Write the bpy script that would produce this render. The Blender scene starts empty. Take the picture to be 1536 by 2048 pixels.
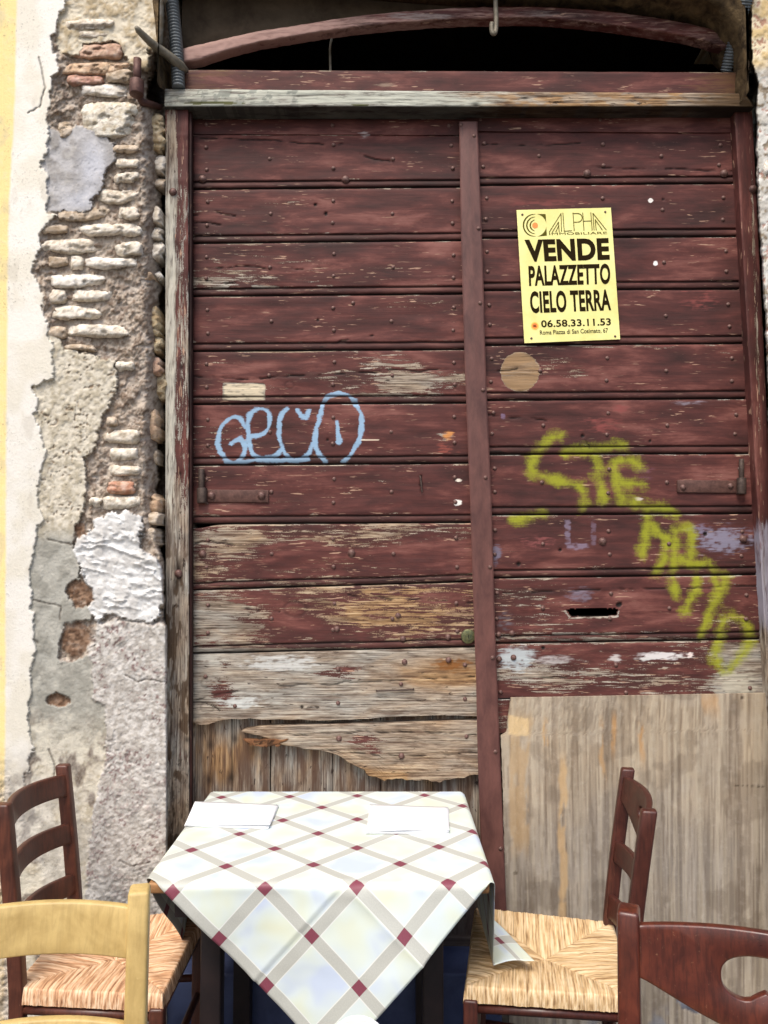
import bpy, math, random
import numpy as np
from mathutils import Vector, Matrix
random.seed(7)
S = bpy.context.scene
COL = S.collection

# ------------------------------------------------------------------ camera
FPX = 1518.0                      # focal length in pixels of a 1536 x 2048 picture
CAMZ = 1.5
TH = math.atan((1110 - 1024) / FPX)
cam = bpy.data.cameras.new('camera')
cam.sensor_fit = 'VERTICAL'; cam.sensor_height = 36; cam.sensor_width = 27
cam.lens = FPX / 2048 * 36
cam.clip_start = .05; cam.clip_end = 200
camo = bpy.data.objects.new('camera', cam); COL.objects.link(camo)
camo.location = (0, 0, CAMZ); camo.rotation_euler = (math.pi / 2 + TH, 0, 0)
S.camera = camo

# ------------------------------------------------------------------ world, sun, exposure
SUN_EL, SUN_AZ = 57, 202          # azimuth clockwise from +Y; light comes from behind the camera, a little left
W = bpy.data.worlds.new('World'); S.world = W; W.use_nodes = True
wn = W.node_tree.nodes; wl = W.node_tree.links
sky = wn.new('ShaderNodeTexSky'); sky.sky_type = 'NISHITA'; sky.sun_disc = False
sky.sun_elevation = math.radians(SUN_EL); sky.sun_rotation = math.radians(SUN_AZ)
sky.air_density = 1.0; sky.dust_density = 4.0; sky.ozone_density = .6
bg = wn['Background']; wl.new(sky.outputs[0], bg.inputs[0]); bg.inputs[1].default_value = .13
sun = bpy.data.lights.new('sun', 'SUN'); sun.energy = 1.5; sun.angle = math.radians(24); sun.color = (1, .95, .87)
suno = bpy.data.objects.new('sun', sun); COL.objects.link(suno)
el, az = math.radians(SUN_EL), math.radians(SUN_AZ)
d = Vector((math.sin(az) * math.cos(el), math.cos(az) * math.cos(el), math.sin(el)))
suno.rotation_euler = d.to_track_quat('Z', 'Y').to_euler(); suno.location = (0, -3, 6)
S.view_settings.view_transform = 'Standard'; S.view_settings.look = 'None'
S.view_settings.exposure = .82; S.view_settings.gamma = 1
S.view_settings.use_curve_mapping = False
S.render.engine = 'CYCLES'
S.cycles.max_bounces = 6; S.cycles.use_denoising = True

# ------------------------------------------------------------------ helpers
def P(px, py, Y):
    """pixel of the 1536x2048 picture -> point on the vertical plane at distance Y"""
    px = np.asarray(px, float); py = np.asarray(py, float)
    dx = (px - 768) / FPX; dz = (1024 - py) / FPX
    t = Y / (math.cos(TH) - dz * math.sin(TH))
    return np.stack([dx * t, Y + 0 * t, CAMZ + t * (math.sin(TH) + dz * math.cos(TH))], -1)
def PZ(px, py, z):
    """pixel -> point on the horizontal plane at height z"""
    dx = (px - 768) / FPX; dz = (1024 - py) / FPX
    t = (z - CAMZ) / (math.sin(TH) + dz * math.cos(TH))
    return np.array([dx * t, t * (math.cos(TH) - dz * math.sin(TH)), z])
def lin(c, k=1.0):
    c = np.asarray(c, float) / 255.
    return np.where(c <= .04045, c / 12.92, ((c + .055) / 1.055) ** 2.4) * k
def hsh(xi, yi, seed):
    h = (xi.astype(np.int64) * 374761393 + yi.astype(np.int64) * 668265263 + seed * 144269504) & 0xffffffff
    h = ((h ^ (h >> 13)) * 1274126177) & 0xffffffff
    return ((h ^ (h >> 16)) & 0xffffff) / float(0xffffff)
def vn(x, y, seed=0):
    x = np.asarray(x, float); y = np.asarray(y, float)
    xi = np.floor(x); yi = np.floor(y); fx = x - xi; fy = y - yi
    fx = fx * fx * (3 - 2 * fx); fy = fy * fy * (3 - 2 * fy)
    a = hsh(xi, yi, seed); b = hsh(xi + 1, yi, seed); c = hsh(xi, yi + 1, seed); e = hsh(xi + 1, yi + 1, seed)
    return (a * (1 - fx) + b * fx) * (1 - fy) + (c * (1 - fx) + e * fx) * fy
def fbm(x, y, octv=4, seed=0, g=.5):
    s = 0; a = 1; n = 0
    for i in range(octv):
        s = s + a * vn(x * 2 ** i, y * 2 ** i, seed + 17 * i); n += a; a *= g
    return s / n
def sst(a, b, x):
    t = np.clip((x - a) / (b - a), 0, 1); return t * t * (3 - 2 * t)
def sdline(px, py, pts):
    d = np.full(np.shape(px), 1e9)
    for (x0, y0), (x1, y1) in zip(pts[:-1], pts[1:]):
        vx, vy = x1 - x0, y1 - y0; L = vx * vx + vy * vy + 1e-9
        t = np.clip(((px - x0) * vx + (py - y0) * vy) / L, 0, 1)
        d = np.minimum(d, np.hypot(px - x0 - t * vx, py - y0 - t * vy))
    return d
def sdpoly(px, py, pts):
    """signed distance, positive inside"""
    pts = list(pts) + [pts[0]]
    d = sdline(px, py, pts); ins = np.zeros(np.shape(px), bool)
    for (x0, y0), (x1, y1) in zip(pts[:-1], pts[1:]):
        c = ((y0 > py) != (y1 > py))
        xx = (x1 - x0) * (py - y0) / ((y1 - y0) if y1 != y0 else 1e-9) + x0
        ins ^= c & (px < xx)
    return np.where(ins, d, -d)
def blob(px, py, cx, cy, rx, ry, a):
    return a * np.exp(-(((px - cx) / rx) ** 2 + ((py - cy) / ry) ** 2))
def catmull(pts, n=6):
    pts = [np.array(p, float) for p in pts]; P_ = [2 * pts[0] - pts[1]] + pts + [2 * pts[-1] - pts[-2]]
    out = []
    for i in range(1, len(P_) - 2):
        for k in range(n):
            t = k / n; a, b, c, e = P_[i - 1:i + 3]
            out.append(.5 * (2 * b + (c - a) * t + (2 * a - 5 * b + 4 * c - e) * t * t + (-a + 3 * b - 3 * c + e) * t ** 3))
    out.append(pts[-1]); return out

# ------------------------------------------------------------------ objects
ORIG = {}
def tag(o, label=None, cat=None, group=None, kind=None):
    for k, v in (('label', label), ('category', cat), ('group', group), ('kind', kind)):
        if v: o[k] = v
    return o
def thing(name, label, cat, loc, rz=0, group=None):
    o = bpy.data.objects.new(name, None); COL.objects.link(o); o.empty_display_size = .1
    o.location = loc; o.rotation_euler = (0, 0, rz); ORIG[o.name] = np.array(loc, float)
    return tag(o, label, cat, group)
def mk(name, verts, faces, mat, parent=None, smooth=False, attrs=None, cols=None, local=False, origin=None):
    """verts in world space (or the parent's space when local=True)"""
    v = np.asarray(verts, float)
    o_ = np.zeros(3)
    if parent is not None and not local: o_ = ORIG[parent.name]
    if origin is not None: o_ = np.array(origin, float)
    v = v - o_
    me = bpy.data.meshes.new(name)
    if isinstance(faces, np.ndarray) and faces.ndim == 2:
        nf, k = faces.shape
        me.vertices.add(len(v)); me.vertices.foreach_set('co', v.astype(np.float32).ravel())
        me.loops.add(nf * k); me.loops.foreach_set('vertex_index', faces.astype(np.int32).ravel())
        me.polygons.add(nf); me.polygons.foreach_set('loop_start', np.arange(0, nf * k, k, dtype=np.int32))
        me.update(calc_edges=True); me.validate()
    else:
        me.from_pydata(v.tolist(), [], [list(map(int, f)) for f in faces]); me.update()
    if smooth: me.polygons.foreach_set('use_smooth', [True] * len(me.polygons))
    for k_, a in (attrs or {}).items():
        at = me.attributes.new(k_, 'FLOAT', 'POINT'); at.data.foreach_set('value', np.asarray(a, np.float32).ravel())
    for k_, a in (cols or {}).items():
        at = me.attributes.new(k_, 'FLOAT_COLOR', 'POINT'); at.data.foreach_set('color', np.asarray(a, np.float32).ravel())
    me.materials.append(mat)
    o = bpy.data.objects.new(name, me); COL.objects.link(o)
    if parent is not None:
        o.parent = parent
        if local: ORIG[o.name] = np.zeros(3)
        else: ORIG[o.name] = ORIG[parent.name]
        if origin is not None: o.location = tuple(o_ - (0 if local else ORIG[parent.name])); ORIG[o.name] = o_
    else:
        if origin is not None: o.location = tuple(o_)
        ORIG[o.name] = o_
    return o
def gridf(nv, nu):
    i = np.arange(nv * nu).reshape(nv, nu)
    return np.stack([i[:-1, :-1], i[:-1, 1:], i[1:, 1:], i[1:, :-1]], -1).reshape(-1, 4)
def slab(V, back, attrs=None, cols=None, drop=None):
    """front grid V[nv,nu,3] (rows downwards) + skirt and back; returns verts, faces, attrs, cols"""
    nv, nu = V.shape[:2]; F = gridf(nv, nu)
    if drop is not None: F = F[~drop.reshape(-1)]
    i = np.arange(nv * nu).reshape(nv, nu)
    ring = np.concatenate([i[0, :], i[1:, -1], i[-1, -2::-1], i[-2:0:-1, 0]])
    n0 = nv * nu; m = len(ring); vf = V.reshape(-1, 3)
    e1 = vf[ring]; e2 = e1 + np.asarray(back); e2[:, 1] = (vf[:, 1].max() if True else 0) + back[1]
    a = np.arange(m); b = (a + 1) % m
    sk = np.stack([n0 + b, n0 + a, n0 + m + a, n0 + m + b], -1)
    verts = np.concatenate([vf, e1, e2]); idx = np.concatenate([np.arange(n0), ring, ring])
    F = np.concatenate([F[:, ::-1], sk[:, ::-1]])
    at = {k: np.asarray(x).reshape(-1)[idx] for k, x in (attrs or {}).items()}
    co = {k: np.asarray(x).reshape(-1, 4)[idx] for k, x in (cols or {}).items()}
    return verts, F, at, co
def box(x0, x1, y0, y1, z0, z1):
    v = [(x, y, z) for x in (x0, x1) for y in (y0, y1) for z in (z0, z1)]
    f = [(0, 1, 3, 2), (4, 6, 7, 5), (0, 4, 5, 1), (2, 3, 7, 6), (0, 2, 6, 4), (1, 5, 7, 3)]
    return v, f
def join(lst):
    V = []; F = []
    for v, f in lst:
        n = len(V); V += [tuple(p) for p in v]; F += [tuple(i + n for i in q) for q in f]
    return V, F
def tube(pts, rad, n=10, cap=True):
    pts = [Vector(p) for p in pts]; V = []; F = []
    rad = rad if hasattr(rad, '__len__') else [rad] * len(pts)
    up = Vector((.13, .9, .3)).normalized()
    for i, p in enumerate(pts):
        t = (pts[min(i + 1, len(pts) - 1)] - pts[max(i - 1, 0)]).normalized()
        a = (up - t * up.dot(t)).normalized(); b = t.cross(a)
        for k in range(n):
            an = 2 * math.pi * k / n
            V.append(tuple(p + (a * math.cos(an) + b * math.sin(an)) * rad[i]))
    for i in range(len(pts) - 1):
        for k in range(n):
            F.append((i * n + k, i * n + (k + 1) % n, (i + 1) * n + (k + 1) % n, (i + 1) * n + k))
    if cap:
        F.append(tuple(range(n))[::-1]); F.append(tuple((len(pts) - 1) * n + k for k in range(n)))
    return V, F
def dome(r, h, n=10, rings=3, flare=1.0):
    """a nail head lying on the plane y=0, bulging to -y"""
    V = []; F = []
    for j in range(rings):
        a = math.pi / 2 * j / rings
        for k in range(n):
            t = 2 * math.pi * k / n
            V.append((r * math.cos(a) * math.cos(t), -h * math.sin(a), r * math.cos(a) * math.sin(t)))
    V.append((0, -h, 0))
    for j in range(rings - 1):
        for k in range(n): F.append((j * n + k, j * n + (k + 1) % n, (j + 1) * n + (k + 1) % n, (j + 1) * n + k))
    for k in range(n): F.append(((rings - 1) * n + k, (rings - 1) * n + (k + 1) % n, len(V) - 1))
    return V, F
def bevel(o, w=.003, seg=2, ang=35):
    m = o.modifiers.new('bevel', 'BEVEL'); m.width = w; m.segments = seg; m.limit_method = 'ANGLE'; m.angle_limit = math.radians(ang)
    m.harden_normals = False
    o.data.polygons.foreach_set('use_smooth', [True] * len(o.data.polygons))
    return o

# ------------------------------------------------------------------ materials
class NT:
    def __init__(s, name):
        s.m = bpy.data.materials.new(name); s.m.use_nodes = True
        s.t = s.m.node_tree; s.b = s.t.nodes['Principled BSDF']
    def n(s, typ, **kw):
        x = s.t.nodes.new('ShaderNode' + typ)
        for k, v in kw.items(): setattr(x, k, v)
        return x
    def put(s, sock, v):
        if v is None: return
        if isinstance(v, bpy.types.NodeSocket): s.t.links.new(v, sock)
        elif isinstance(v, (tuple, list, np.ndarray)) and len(v) == 3 and sock.type == 'RGBA': sock.default_value = (*map(float, v), 1)
        else: sock.default_value = v
    def attr(s, name, out='Fac'): return s.n('Attribute', attribute_name=name).outputs[out]
    def pos(s): return s.n('NewGeometry').outputs['Position']
    def obj(s): return s.n('TexCoord').outputs['Object']
    def sc(s, v, k):
        x = s.n('Mapping'); s.put(x.inputs[0], v); x.inputs['Scale'].default_value = k; return x.outputs[0]
    def noise(s, v, scale=5, detail=4, rough=.55, dist=0):
        x = s.n('TexNoise'); s.put(x.inputs['Vector'], v); x.inputs['Scale'].default_value = scale
        x.inputs['Detail'].default_value = detail; x.inputs['Roughness'].default_value = rough; x.inputs['Distortion'].default_value = dist
        return x.outputs['Fac']
    def math(s, op, a, b=None, c=None, clamp=False):
        x = s.n('Math', operation=op, use_clamp=clamp)
        for i, v in enumerate((a, b, c)): s.put(x.inputs[i], v)
        return x.outputs[0]
    def mr(s, v, a, b, c=0, d=1):
        x = s.n('MapRange', interpolation_type='SMOOTHSTEP'); s.put(x.inputs[0], v)
        for i, q in enumerate((a, b, c, d)): x.inputs[1 + i].default_value = q
        return x.outputs[0]
    def mix(s, f, a, b, mode='MIX'):
        x = s.n('Mix', data_type='RGBA', blend_type=mode); s.put(x.inputs[0], f); s.put(x.inputs[6], a); s.put(x.inputs[7], b); return x.outputs[2]
    def ramp(s, f, stops):
        x = s.n('ValToRGB'); s.put(x.inputs[0], f); e = x.color_ramp.elements
        while len(e) < len(stops): e.new(.5)
        for q, (p, c) in zip(e, stops): q.position = p; q.color = (*map(float, c), 1)
        return x.outputs[0]
    def bump(s, h, st=.5, dist=.002):
        x = s.n('Bump'); x.inputs['Strength'].default_value = st; x.inputs['Distance'].default_value = dist; s.put(x.inputs['Height'], h)
        s.t.links.new(x.outputs[0], s.b.inputs['Normal'])
    def fin(s, col, rough=.7, spec=.5, metal=0):
        s.put(s.b.inputs['Base Color'], col); s.put(s.b.inputs['Roughness'], rough)
        s.b.inputs['Specular IOR Level'].default_value = spec; s.b.inputs['Metallic'].default_value = metal
        return s.m

def wood_mat(name, vertical=False):
    """old red-brown paint over weathered timber; vertex fields wear / warm / stain / spray steer it"""
    t = NT(name); p = t.pos()
    st = t.sc(p, (48, 20, 3) if vertical else (3, 20, 48))
    fi = t.sc(p, (210, 60, 5) if vertical else (5, 60, 210))
    vs = t.sc(p, (14, 14, 4) if vertical else (4, 14, 14))
    streak = t.noise(st, 1, 5, .65, .3); fine = t.noise(fi, 1, 4, .6, .4); blotch = t.noise(vs, 1, 5, .6, .6)
    speck = t.noise(p, 260, 3, .6)
    w = t.attr('wear')
    mid = t.noise(t.sc(p, (130, 40, 14) if vertical else (14, 40, 130)), 1, 5, .7, .5)
    v = t.math('ADD', w, t.math('MULTIPLY', t.math('SUBTRACT', streak, .5), .8))
    v = t.math('ADD', v, t.math('MULTIPLY', t.math('SUBTRACT', mid, .5), 1.0))
    v = t.math('ADD', v, t.math('MULTIPLY', t.math('SUBTRACT', blotch, .5), .7))
    v = t.math('ADD', v, t.math('MULTIPLY', t.math('SUBTRACT', fine, .5), .3))
    v = t.math('ADD', v, t.math('MULTIPLY', t.math('SUBTRACT', speck, .5), .35))
    exposed = t.mr(v, .485, .565)
    worn = t.mr(v, .33, .5)                     # paint thinning before it is gone
    pale = t.noise(t.sc(p, (4, 9, 17) if not vertical else (20, 9, 4)), 1, 7, .62, .25)
    paint = t.ramp(pale, [(.31, lin((54, 33, 31))), (.45, lin((74, 42, 39))), (.53, lin((86, 48, 44))), (.60, lin((106, 63, 57))), (.70, lin((128, 84, 76)))])
    paint = t.mix(t.math('MULTIPLY', t.mr(fine, .5, .75), .35), paint, lin((44, 24, 23)))
    paint = t.mix(t.math('MULTIPLY', worn, .38), paint, lin((78, 54, 44)))
    fl = t.noise(t.sc(p, (150, 50, 16) if vertical else (16, 50, 150)), 1, 3, .55, .2)
    flm = t.math('MULTIPLY', t.mr(fl, .615, .66), t.mr(t.math('ADD', blotch, t.math('MULTIPLY', w, .5)), .55, .72))
    paint = t.mix(t.math('MULTIPLY', flm, .8), paint, lin((186, 152, 128)))
    wn_ = t.math('ADD', t.math('MULTIPLY', fine, .55), t.math('MULTIPLY', mid, .45))
    grey = t.ramp(wn_, [(.30, lin((34, 29, 27))), (.40, lin((84, 77, 71))), (.49, lin((138, 134, 126))), (.58, lin((168, 165, 156))), (.72, lin((204, 201, 192)))])
    tan = t.ramp(wn_, [(.30, lin((40, 27, 20))), (.41, lin((98, 72, 50))), (.53, lin((156, 124, 88))), (.70, lin((204, 178, 140)))])
    warm = t.math('ADD', t.attr('warm'), t.math('MULTIPLY', t.math('SUBTRACT', blotch, .5), 1.5), clamp=True)
    wood = t.mix(warm, grey, tan)
    dk = t.noise(t.sc(p, (30, 10, 6) if vertical else (6, 10, 30)), 1, 5, .65, .5)
    wood = t.mix(t.math('MULTIPLY', t.mr(dk, .50, .64), .55), wood, lin((84, 64, 52)))
    pit = t.mr(t.noise(t.sc(p, (60, 60, 22) if vertical else (22, 60, 90)), 1, 4, .6, .3), .37, .32)
    wood = t.mix(t.math('MULTIPLY', pit, .85), wood, lin((40, 28, 22)))
    col = t.mix(exposed, paint, wood)
    sa = t.attr('stain', 'Color'); al = t.n('Attribute', attribute_name='stain').outputs['Alpha']
    al0 = t.mr(al, .10, .3); al = t.mr(t.math('ADD', al, t.math('ADD', t.math('MULTIPLY', t.math('SUBTRACT', streak, .5), 1.0), t.math('MULTIPLY', t.math('SUBTRACT', mid, .5), 1.1))), .34, .78)
    al = t.math('MULTIPLY', al, al0)
    col = t.mix(t.math('MULTIPLY', al, .9), col, sa)
    spn = t.math('MULTIPLY', t.math('SUBTRACT', t.noise(p, 150, 4, .7), .5), .7)
    spn = t.math('ADD', spn, t.math('MULTIPLY', t.math('SUBTRACT', fine, .5), .8))
    spn = t.math('ADD', spn, t.math('MULTIPLY', t.math('SUBTRACT', t.noise(p, 22, 3, .6), .5), 1.5))
    a = t.mr(t.math('ADD', t.attr('spray_blue'), spn), .12, .62)
    a = t.math('MULTIPLY', a, t.mr(t.attr('spray_blue'), .0, .2))
    col = t.mix(t.math('MULTIPLY', a, .85), col, lin((146, 180, 208)))
    b = t.mr(t.math('ADD', t.attr('spray_lime'), spn), .22, 1.15)
    b = t.math('MULTIPLY', b, t.mr(t.attr('spray_lime'), .0, .3))
    col = t.mix(t.math('MULTIPLY', b, .88), col, lin((148, 152, 38)))
    col = t.mix(t.attr('darken'), col, lin((20, 13, 11)))  # painted darkness: shade of gaps and undersides, plus cracks, holes and marks
    h = t.math('SUBTRACT', t.math('MULTIPLY', fine, t.math('ADD', t.math('MULTIPLY', exposed, .9), .25)), t.math('MULTIPLY', exposed, .55))
    t.bump(h, .75, .0028)
    return t.fin(col, t.math('ADD', t.math('MULTIPLY', exposed, .22), .64), .22)
M_wood = wood_mat('painted_timber'); M_woodv = wood_mat('painted_timber_upright', True)

def col_mat(name, rough=.9, bump=.6, scale=130, vary=.35, dist=.004):
    t = NT(name); p = t.pos(); n1 = t.noise(p, scale, 6, .7); n2 = t.noise(p, scale * .25, 5, .6)
    c = t.attr('Col', 'Color')
    c = t.mix(t.math('MULTIPLY', t.math('MULTIPLY', t.mr(n1, .54, .70), t.mr(t.noise(p, 7, 3, .6), .42, .62)), vary * 1.6), c, lin((70, 56, 44)), 'MULTIPLY')
    c = t.mix(t.math('MULTIPLY', t.mr(n2, .5, .7), vary * .5), c, lin((235, 228, 215)), 'MIX')
    t.bump(t.math('ADD', n1, n2), bump, dist)
    return t.fin(c, rough, .2)
M_wall = col_mat('crumbling_wall', vary=.3, bump=.45, dist=.003)
M_brick = col_mat('old_brick', scale=160, vary=.5, bump=.8)
M_ply = col_mat('weathered_plywood', scale=220, vary=.12, bump=.25, rough=.7)

def simple(name, c1, c2, scale=20, rough=.6, metal=0, stretch=(1, 1, 1), bump=.2, dist=.002, spec=.4, obj=True, p0=.35, p1=.65):
    t = NT(name); p = t.sc(t.obj() if obj else t.pos(), stretch); n = t.noise(p, scale, 6, .65, .3)
    if bump: t.bump(n, bump, dist)
    return t.fin(t.ramp(n, [(p0, lin(c1)), (p1, lin(c2))]), rough, spec, metal)
M_infill = simple('dull_brown_plaster', (66, 56, 46), (96, 84, 70), 7, .95, spec=.1, bump=.5, dist=.006)
M_dark = simple('void_dark', (28, 24, 21), (46, 40, 34), 9, .95, spec=.1)  # unlit depth put into the colour: room behind, keyhole, backs of the boards
M_soffit = simple('ochre_soffit', (52, 42, 32), (110, 92, 66), 22, .95, bump=.8, dist=.01, spec=.1)
M_strip = simple('red_oxide_strip', (76, 46, 42), (104, 67, 60), 26, .55, bump=.25, dist=.001, stretch=(1, 1, .35))
M_nail = simple('painted_iron', (76, 46, 42), (118, 92, 84), 90, .5, .2, dist=.0005)
M_iron = simple('rusty_iron', (72, 48, 42), (100, 70, 62), 60, .6, .3, dist=.001)
M_darkiron = simple('dark_iron', (58, 46, 42), (92, 78, 70), 80, .6, .4, dist=.001)
M_galv = simple('dull_grey_metal', (104, 98, 84), (134, 126, 110), 40, .6, .2, dist=.001)
M_conduit = simple('grey_plastic_conduit', (84, 90, 94), (112, 118, 120), 20, .45)
M_brass = simple('tarnished_brass', (78, 86, 66), (126, 122, 84), 90, .45, .7, dist=.0004)
M_paper = simple('yellow_paper', (222, 214, 132), (240, 234, 158), 9, .55, bump=.05)
M_ink = simple('black_print', (34, 25, 8), (40, 30, 12), 6, .8, bump=0, spec=.05)
M_inkg = simple('olive_print', (84, 78, 26), (90, 84, 30), 6, .8, bump=0, spec=.05)
M_orange = simple('orange_print', (236, 130, 60), (244, 142, 70), 6, .6, bump=0)
M_orange2 = simple('pale_orange_print', (246, 196, 84), (250, 204, 96), 6, .6, bump=0)
M_white = simple('white_paper', (236, 238, 240), (244, 245, 246), 8, .7, bump=.05)
M_cement = simple('white_filler', (205, 205, 200), (235, 235, 230), 60, .8)
M_step = simple('painted_stone_step', (46, 54, 84), (66, 76, 108), 9, .6, bump=.3, dist=.003)
M_ground = simple('basalt_paving', (62, 62, 64), (98, 96, 94), 12, .8, bump=.6, dist=.01)
M_twood = simple('table_timber', (120, 84, 52), (168, 124, 80), 12, .55, stretch=(1, 6, 6))
M_tleg = simple('dark_table_leg', (26, 20, 22), (40, 30, 30), 20, .5)
M_splint = simple('splintered_wood', (74, 48, 32), (150, 98, 58), 60, .85, stretch=(.3, 3, 5), bump=.8, dist=.004)

def chair_mat(name, c1, c2, edge, rough=.38, wear=.5, grain=.6):
    t = NT(name); p = t.obj(); n = t.noise(t.sc(p, (6, 6, 6)), 3, 5, .6, .6); g = t.noise(t.sc(p, (70, 70, 6)), 2, 4, .6, .6)
    base = t.ramp(n, [(.3, lin(c1)), (.7, lin(c2))])
    base = t.mix(t.math('MULTIPLY', t.mr(g, .42, .66), grain), base, tuple(lin(c1) * .6)); sc_ = t.noise(p, 120, 6, .75); base = t.mix(t.math('MULTIPLY', t.mr(sc_, .62, .72), .3), base, lin(edge))
    bv = t.n('Bevel', samples=4); bv.inputs[0].default_value = .004
    dt = t.n('VectorMath', operation='DOT_PRODUCT'); t.put(dt.inputs[0], bv.outputs[0]); t.put(dt.inputs[1], t.n('NewGeometry').outputs['Normal'])
    e = t.math('SUBTRACT', 1, dt.outputs['Value'])
    e = t.math('ADD', t.math('MULTIPLY', e, 6), t.math('MULTIPLY', t.math('SUBTRACT', t.noise(p, 30, 5, .7), .5), 1.6))
    e = t.mr(e, .42, .75)
    col = t.mix(t.math('MULTIPLY', e, wear), base, lin(edge))
    t.bump(t.math('ADD', g, n), .12, .001)
    return t.fin(col, t.math('ADD', t.math('MULTIPLY', n, .25), rough - .1), .5)
M_chairA = chair_mat('brown_stained_wood', (66, 34, 25), (96, 52, 36), (140, 90, 66), wear=.35)
M_chairB = chair_mat('dark_red_stained_wood', (56, 26, 21), (82, 40, 30), (170, 128, 100), wear=.55)
M_chairC = chair_mat('glossy_red_brown_wood', (60, 26, 21), (96, 44, 29), (206, 160, 126), .3, wear=.85)
M_chairD = chair_mat('mustard_painted_wood', (168, 142, 86), (200, 174, 114), (226, 204, 150), .5, wear=.4, grain=.22)

def rush_mat(name, c1, c2, c3):
    t = NT(name); p = t.obj()
    wide = t.attr('along')             # 1 where the strands run front to back
    a = t.noise(t.sc(p, (170, 9, 30)), 1, 4, .6); b = t.noise(t.sc(p, (9, 170, 30)), 1, 4, .6)
    n = t.n('Mix'); t.put(n.inputs[0], wide); t.put(n.inputs[2], b); t.put(n.inputs[3], a); n = n.outputs[0]
    col = t.ramp(n, [(.28, lin(c1)), (.45, lin(c2)), (.62, lin(c3))])
    col = t.mix(t.attr('darken'), col, lin((70, 42, 24)))
    t.bump(n, .7, .003)
    return t.fin(col, .6, .3)
M_rushA = rush_mat('pinkish_rush', (106, 68, 46), (196, 150, 112), (234, 202, 168))
M_rushB = rush_mat('straw_rush', (112, 80, 50), (196, 164, 120), (230, 206, 168))

def cloth_mat():
    t = NT('checked_cloth'); u = t.attr('cu'); v = t.attr('cv'); PITCH = .149
    def band(c):
        f = t.math('ABSOLUTE', t.math('SUBTRACT', t.math('FRACT', t.math('DIVIDE', c, PITCH)), .5))
        return t.mr(f, .090, .082), t.mr(f, .106, .098)
    bu, lu = band(u); bvv, lv = band(v)
    p = t.n('CombineXYZ'); t.put(p.inputs[0], u); t.put(p.inputs[1], v); p = p.outputs[0]
    tint = t.noise(p, 8, 2, .5, .3)
    base = t.ramp(tint, [(.34, lin((188, 200, 218))), (.45, lin((202, 213, 214))), (.55, lin((205, 214, 203))), (.68, lin((206, 211, 190)))])
    weave = t.noise(t.sc(p, (330, 330, 1)), 1, 2, .5)
    bandc = t.mix(weave, lin((166, 168, 162)), lin((190, 191, 182)))
    line = t.math('MAXIMUM', lu, lv); bd = t.math('MAXIMUM', bu, bvv); sq = t.math('MULTIPLY', bu, bvv)
    col = t.mix(line, base, lin((216, 219, 214))); col = t.mix(bd, col, bandc)
    col = t.mix(sq, col, t.mix(weave, lin((112, 54, 68)), lin((132, 70, 84))))
    t.bump(weave, .12, .0005)
    return t.fin(col, .5, .4)
M_cloth = cloth_mat()

YW, YJ, YD = 2.35, 2.45, 2.50       # wall face, frame face, door boards
GZ = 0.0
# ------------------------------------------------------------------ ground and step
me_v, me_f = box(-30, 30, -30, 30, -.3, 0)
tag(mk('ground', me_v, me_f, M_ground), kind='structure')
zs = float(P(700, 1948, 2.36)[2])
v, f = box(float(P(388, 1950, 2.36)[0]) - .1, float(P(1004, 1950, 2.36)[0]), 2.36, 2.62, 0, zs)
tag(bevel(mk('stone_step', v, f, M_step), .008), kind='structure')

# ------------------------------------------------------------------ left wall
def wallgrid(x0, x1, y0, y1, st):
    xs = np.arange(x0, x1 + .1, st); ys = np.arange(y0, y1 + .1, st)
    return np.meshgrid(xs, ys)
def L(ref, y): xs = [p[1] for p in ref]; return np.interp(y, xs, [p[0] for p in ref])
PX, PY = wallgrid(-24, 336, -40, 2080, 2.0)
wx = PX + 9 * (fbm(PX / 16, PY / 16, 4, 1) - .5) * 2 + 3 * (fbm(PX / 4, PY / 4, 3, 2) - .5) * 2
wy = PY + 9 * (fbm(PX / 16, PY / 16, 4, 3) - .5) * 2 + 3 * (fbm(PX / 4, PY / 4, 3, 4) - .5) * 2
edge0 = [(132, -40), (130, 0), (122, 25), (106, 60), (107, 105), (120, 135), (103, 150), (102, 200), (92, 240), (97, 290), (80, 330), (95, 345), (96, 385), (92, 420), (112, 432),
         (78, 462), (80, 500), (66, 545), (84, 590), (92, 650), (106, 700), (105, 755), (66, 772), (78, 820), (65, 832), (80, 870), (94, 905), (82, 950), (72, 975), (86, 1030), (76, 1060),
         (65, 1100), (60, 1170), (66, 1250), (70, 1300), (62, 1345), (60, 1400), (56, 1450), (66, 1500), (50, 1560), (40, 1700), (34, 2080)]
crk = np.zeros_like(PX)
coat = wx < L(edge0, wy)                                   # smooth cream top coat
m_coat = sst(-1.5, 1.5, L(edge0, wy) - wx)
polyR = [  # grey render, second coat
    [(92, 250), (125, 262), (150, 250), (187, 262), (232, 283), (227, 325), (210, 345), (204, 375), (184, 402), (178, 422), (118, 424), (84, 420), (80, 330)],
    [(60, 650), (104, 655), (130, 700), (152, 700), (200, 715), (233, 722), (236, 762), (224, 802), (206, 830), (200, 852), (194, 884), (185, 902), (170, 918), (174, 962), (173, 1003),
     (158, 1033), (150, 1062), (150, 1092), (160, 1140), (163, 1160), (138, 1172), (135, 1200), (184, 1215), (182, 1240), (150, 1240), (122, 1268), (118, 1300), (120, 1330), (178, 1310), (190, 1380), (186, 1398),
     (205, 1410), (215, 1500), (190, 1600), (170, 1750), (170, 2080), (20, 2080), (20, 650)]]
m_r = np.zeros_like(PX)
for q in polyR: m_r = np.maximum(m_r, sst(-1.5, 1.5, sdpoly(wx, wy, q)))
q = [(112, -40), (112, 60), (122, 108), (160, 112), (170, 88), (238, 86), (246, 110), (262, 128), (300, 150), (300, 100), (335, 140), (335, -40)]
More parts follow.
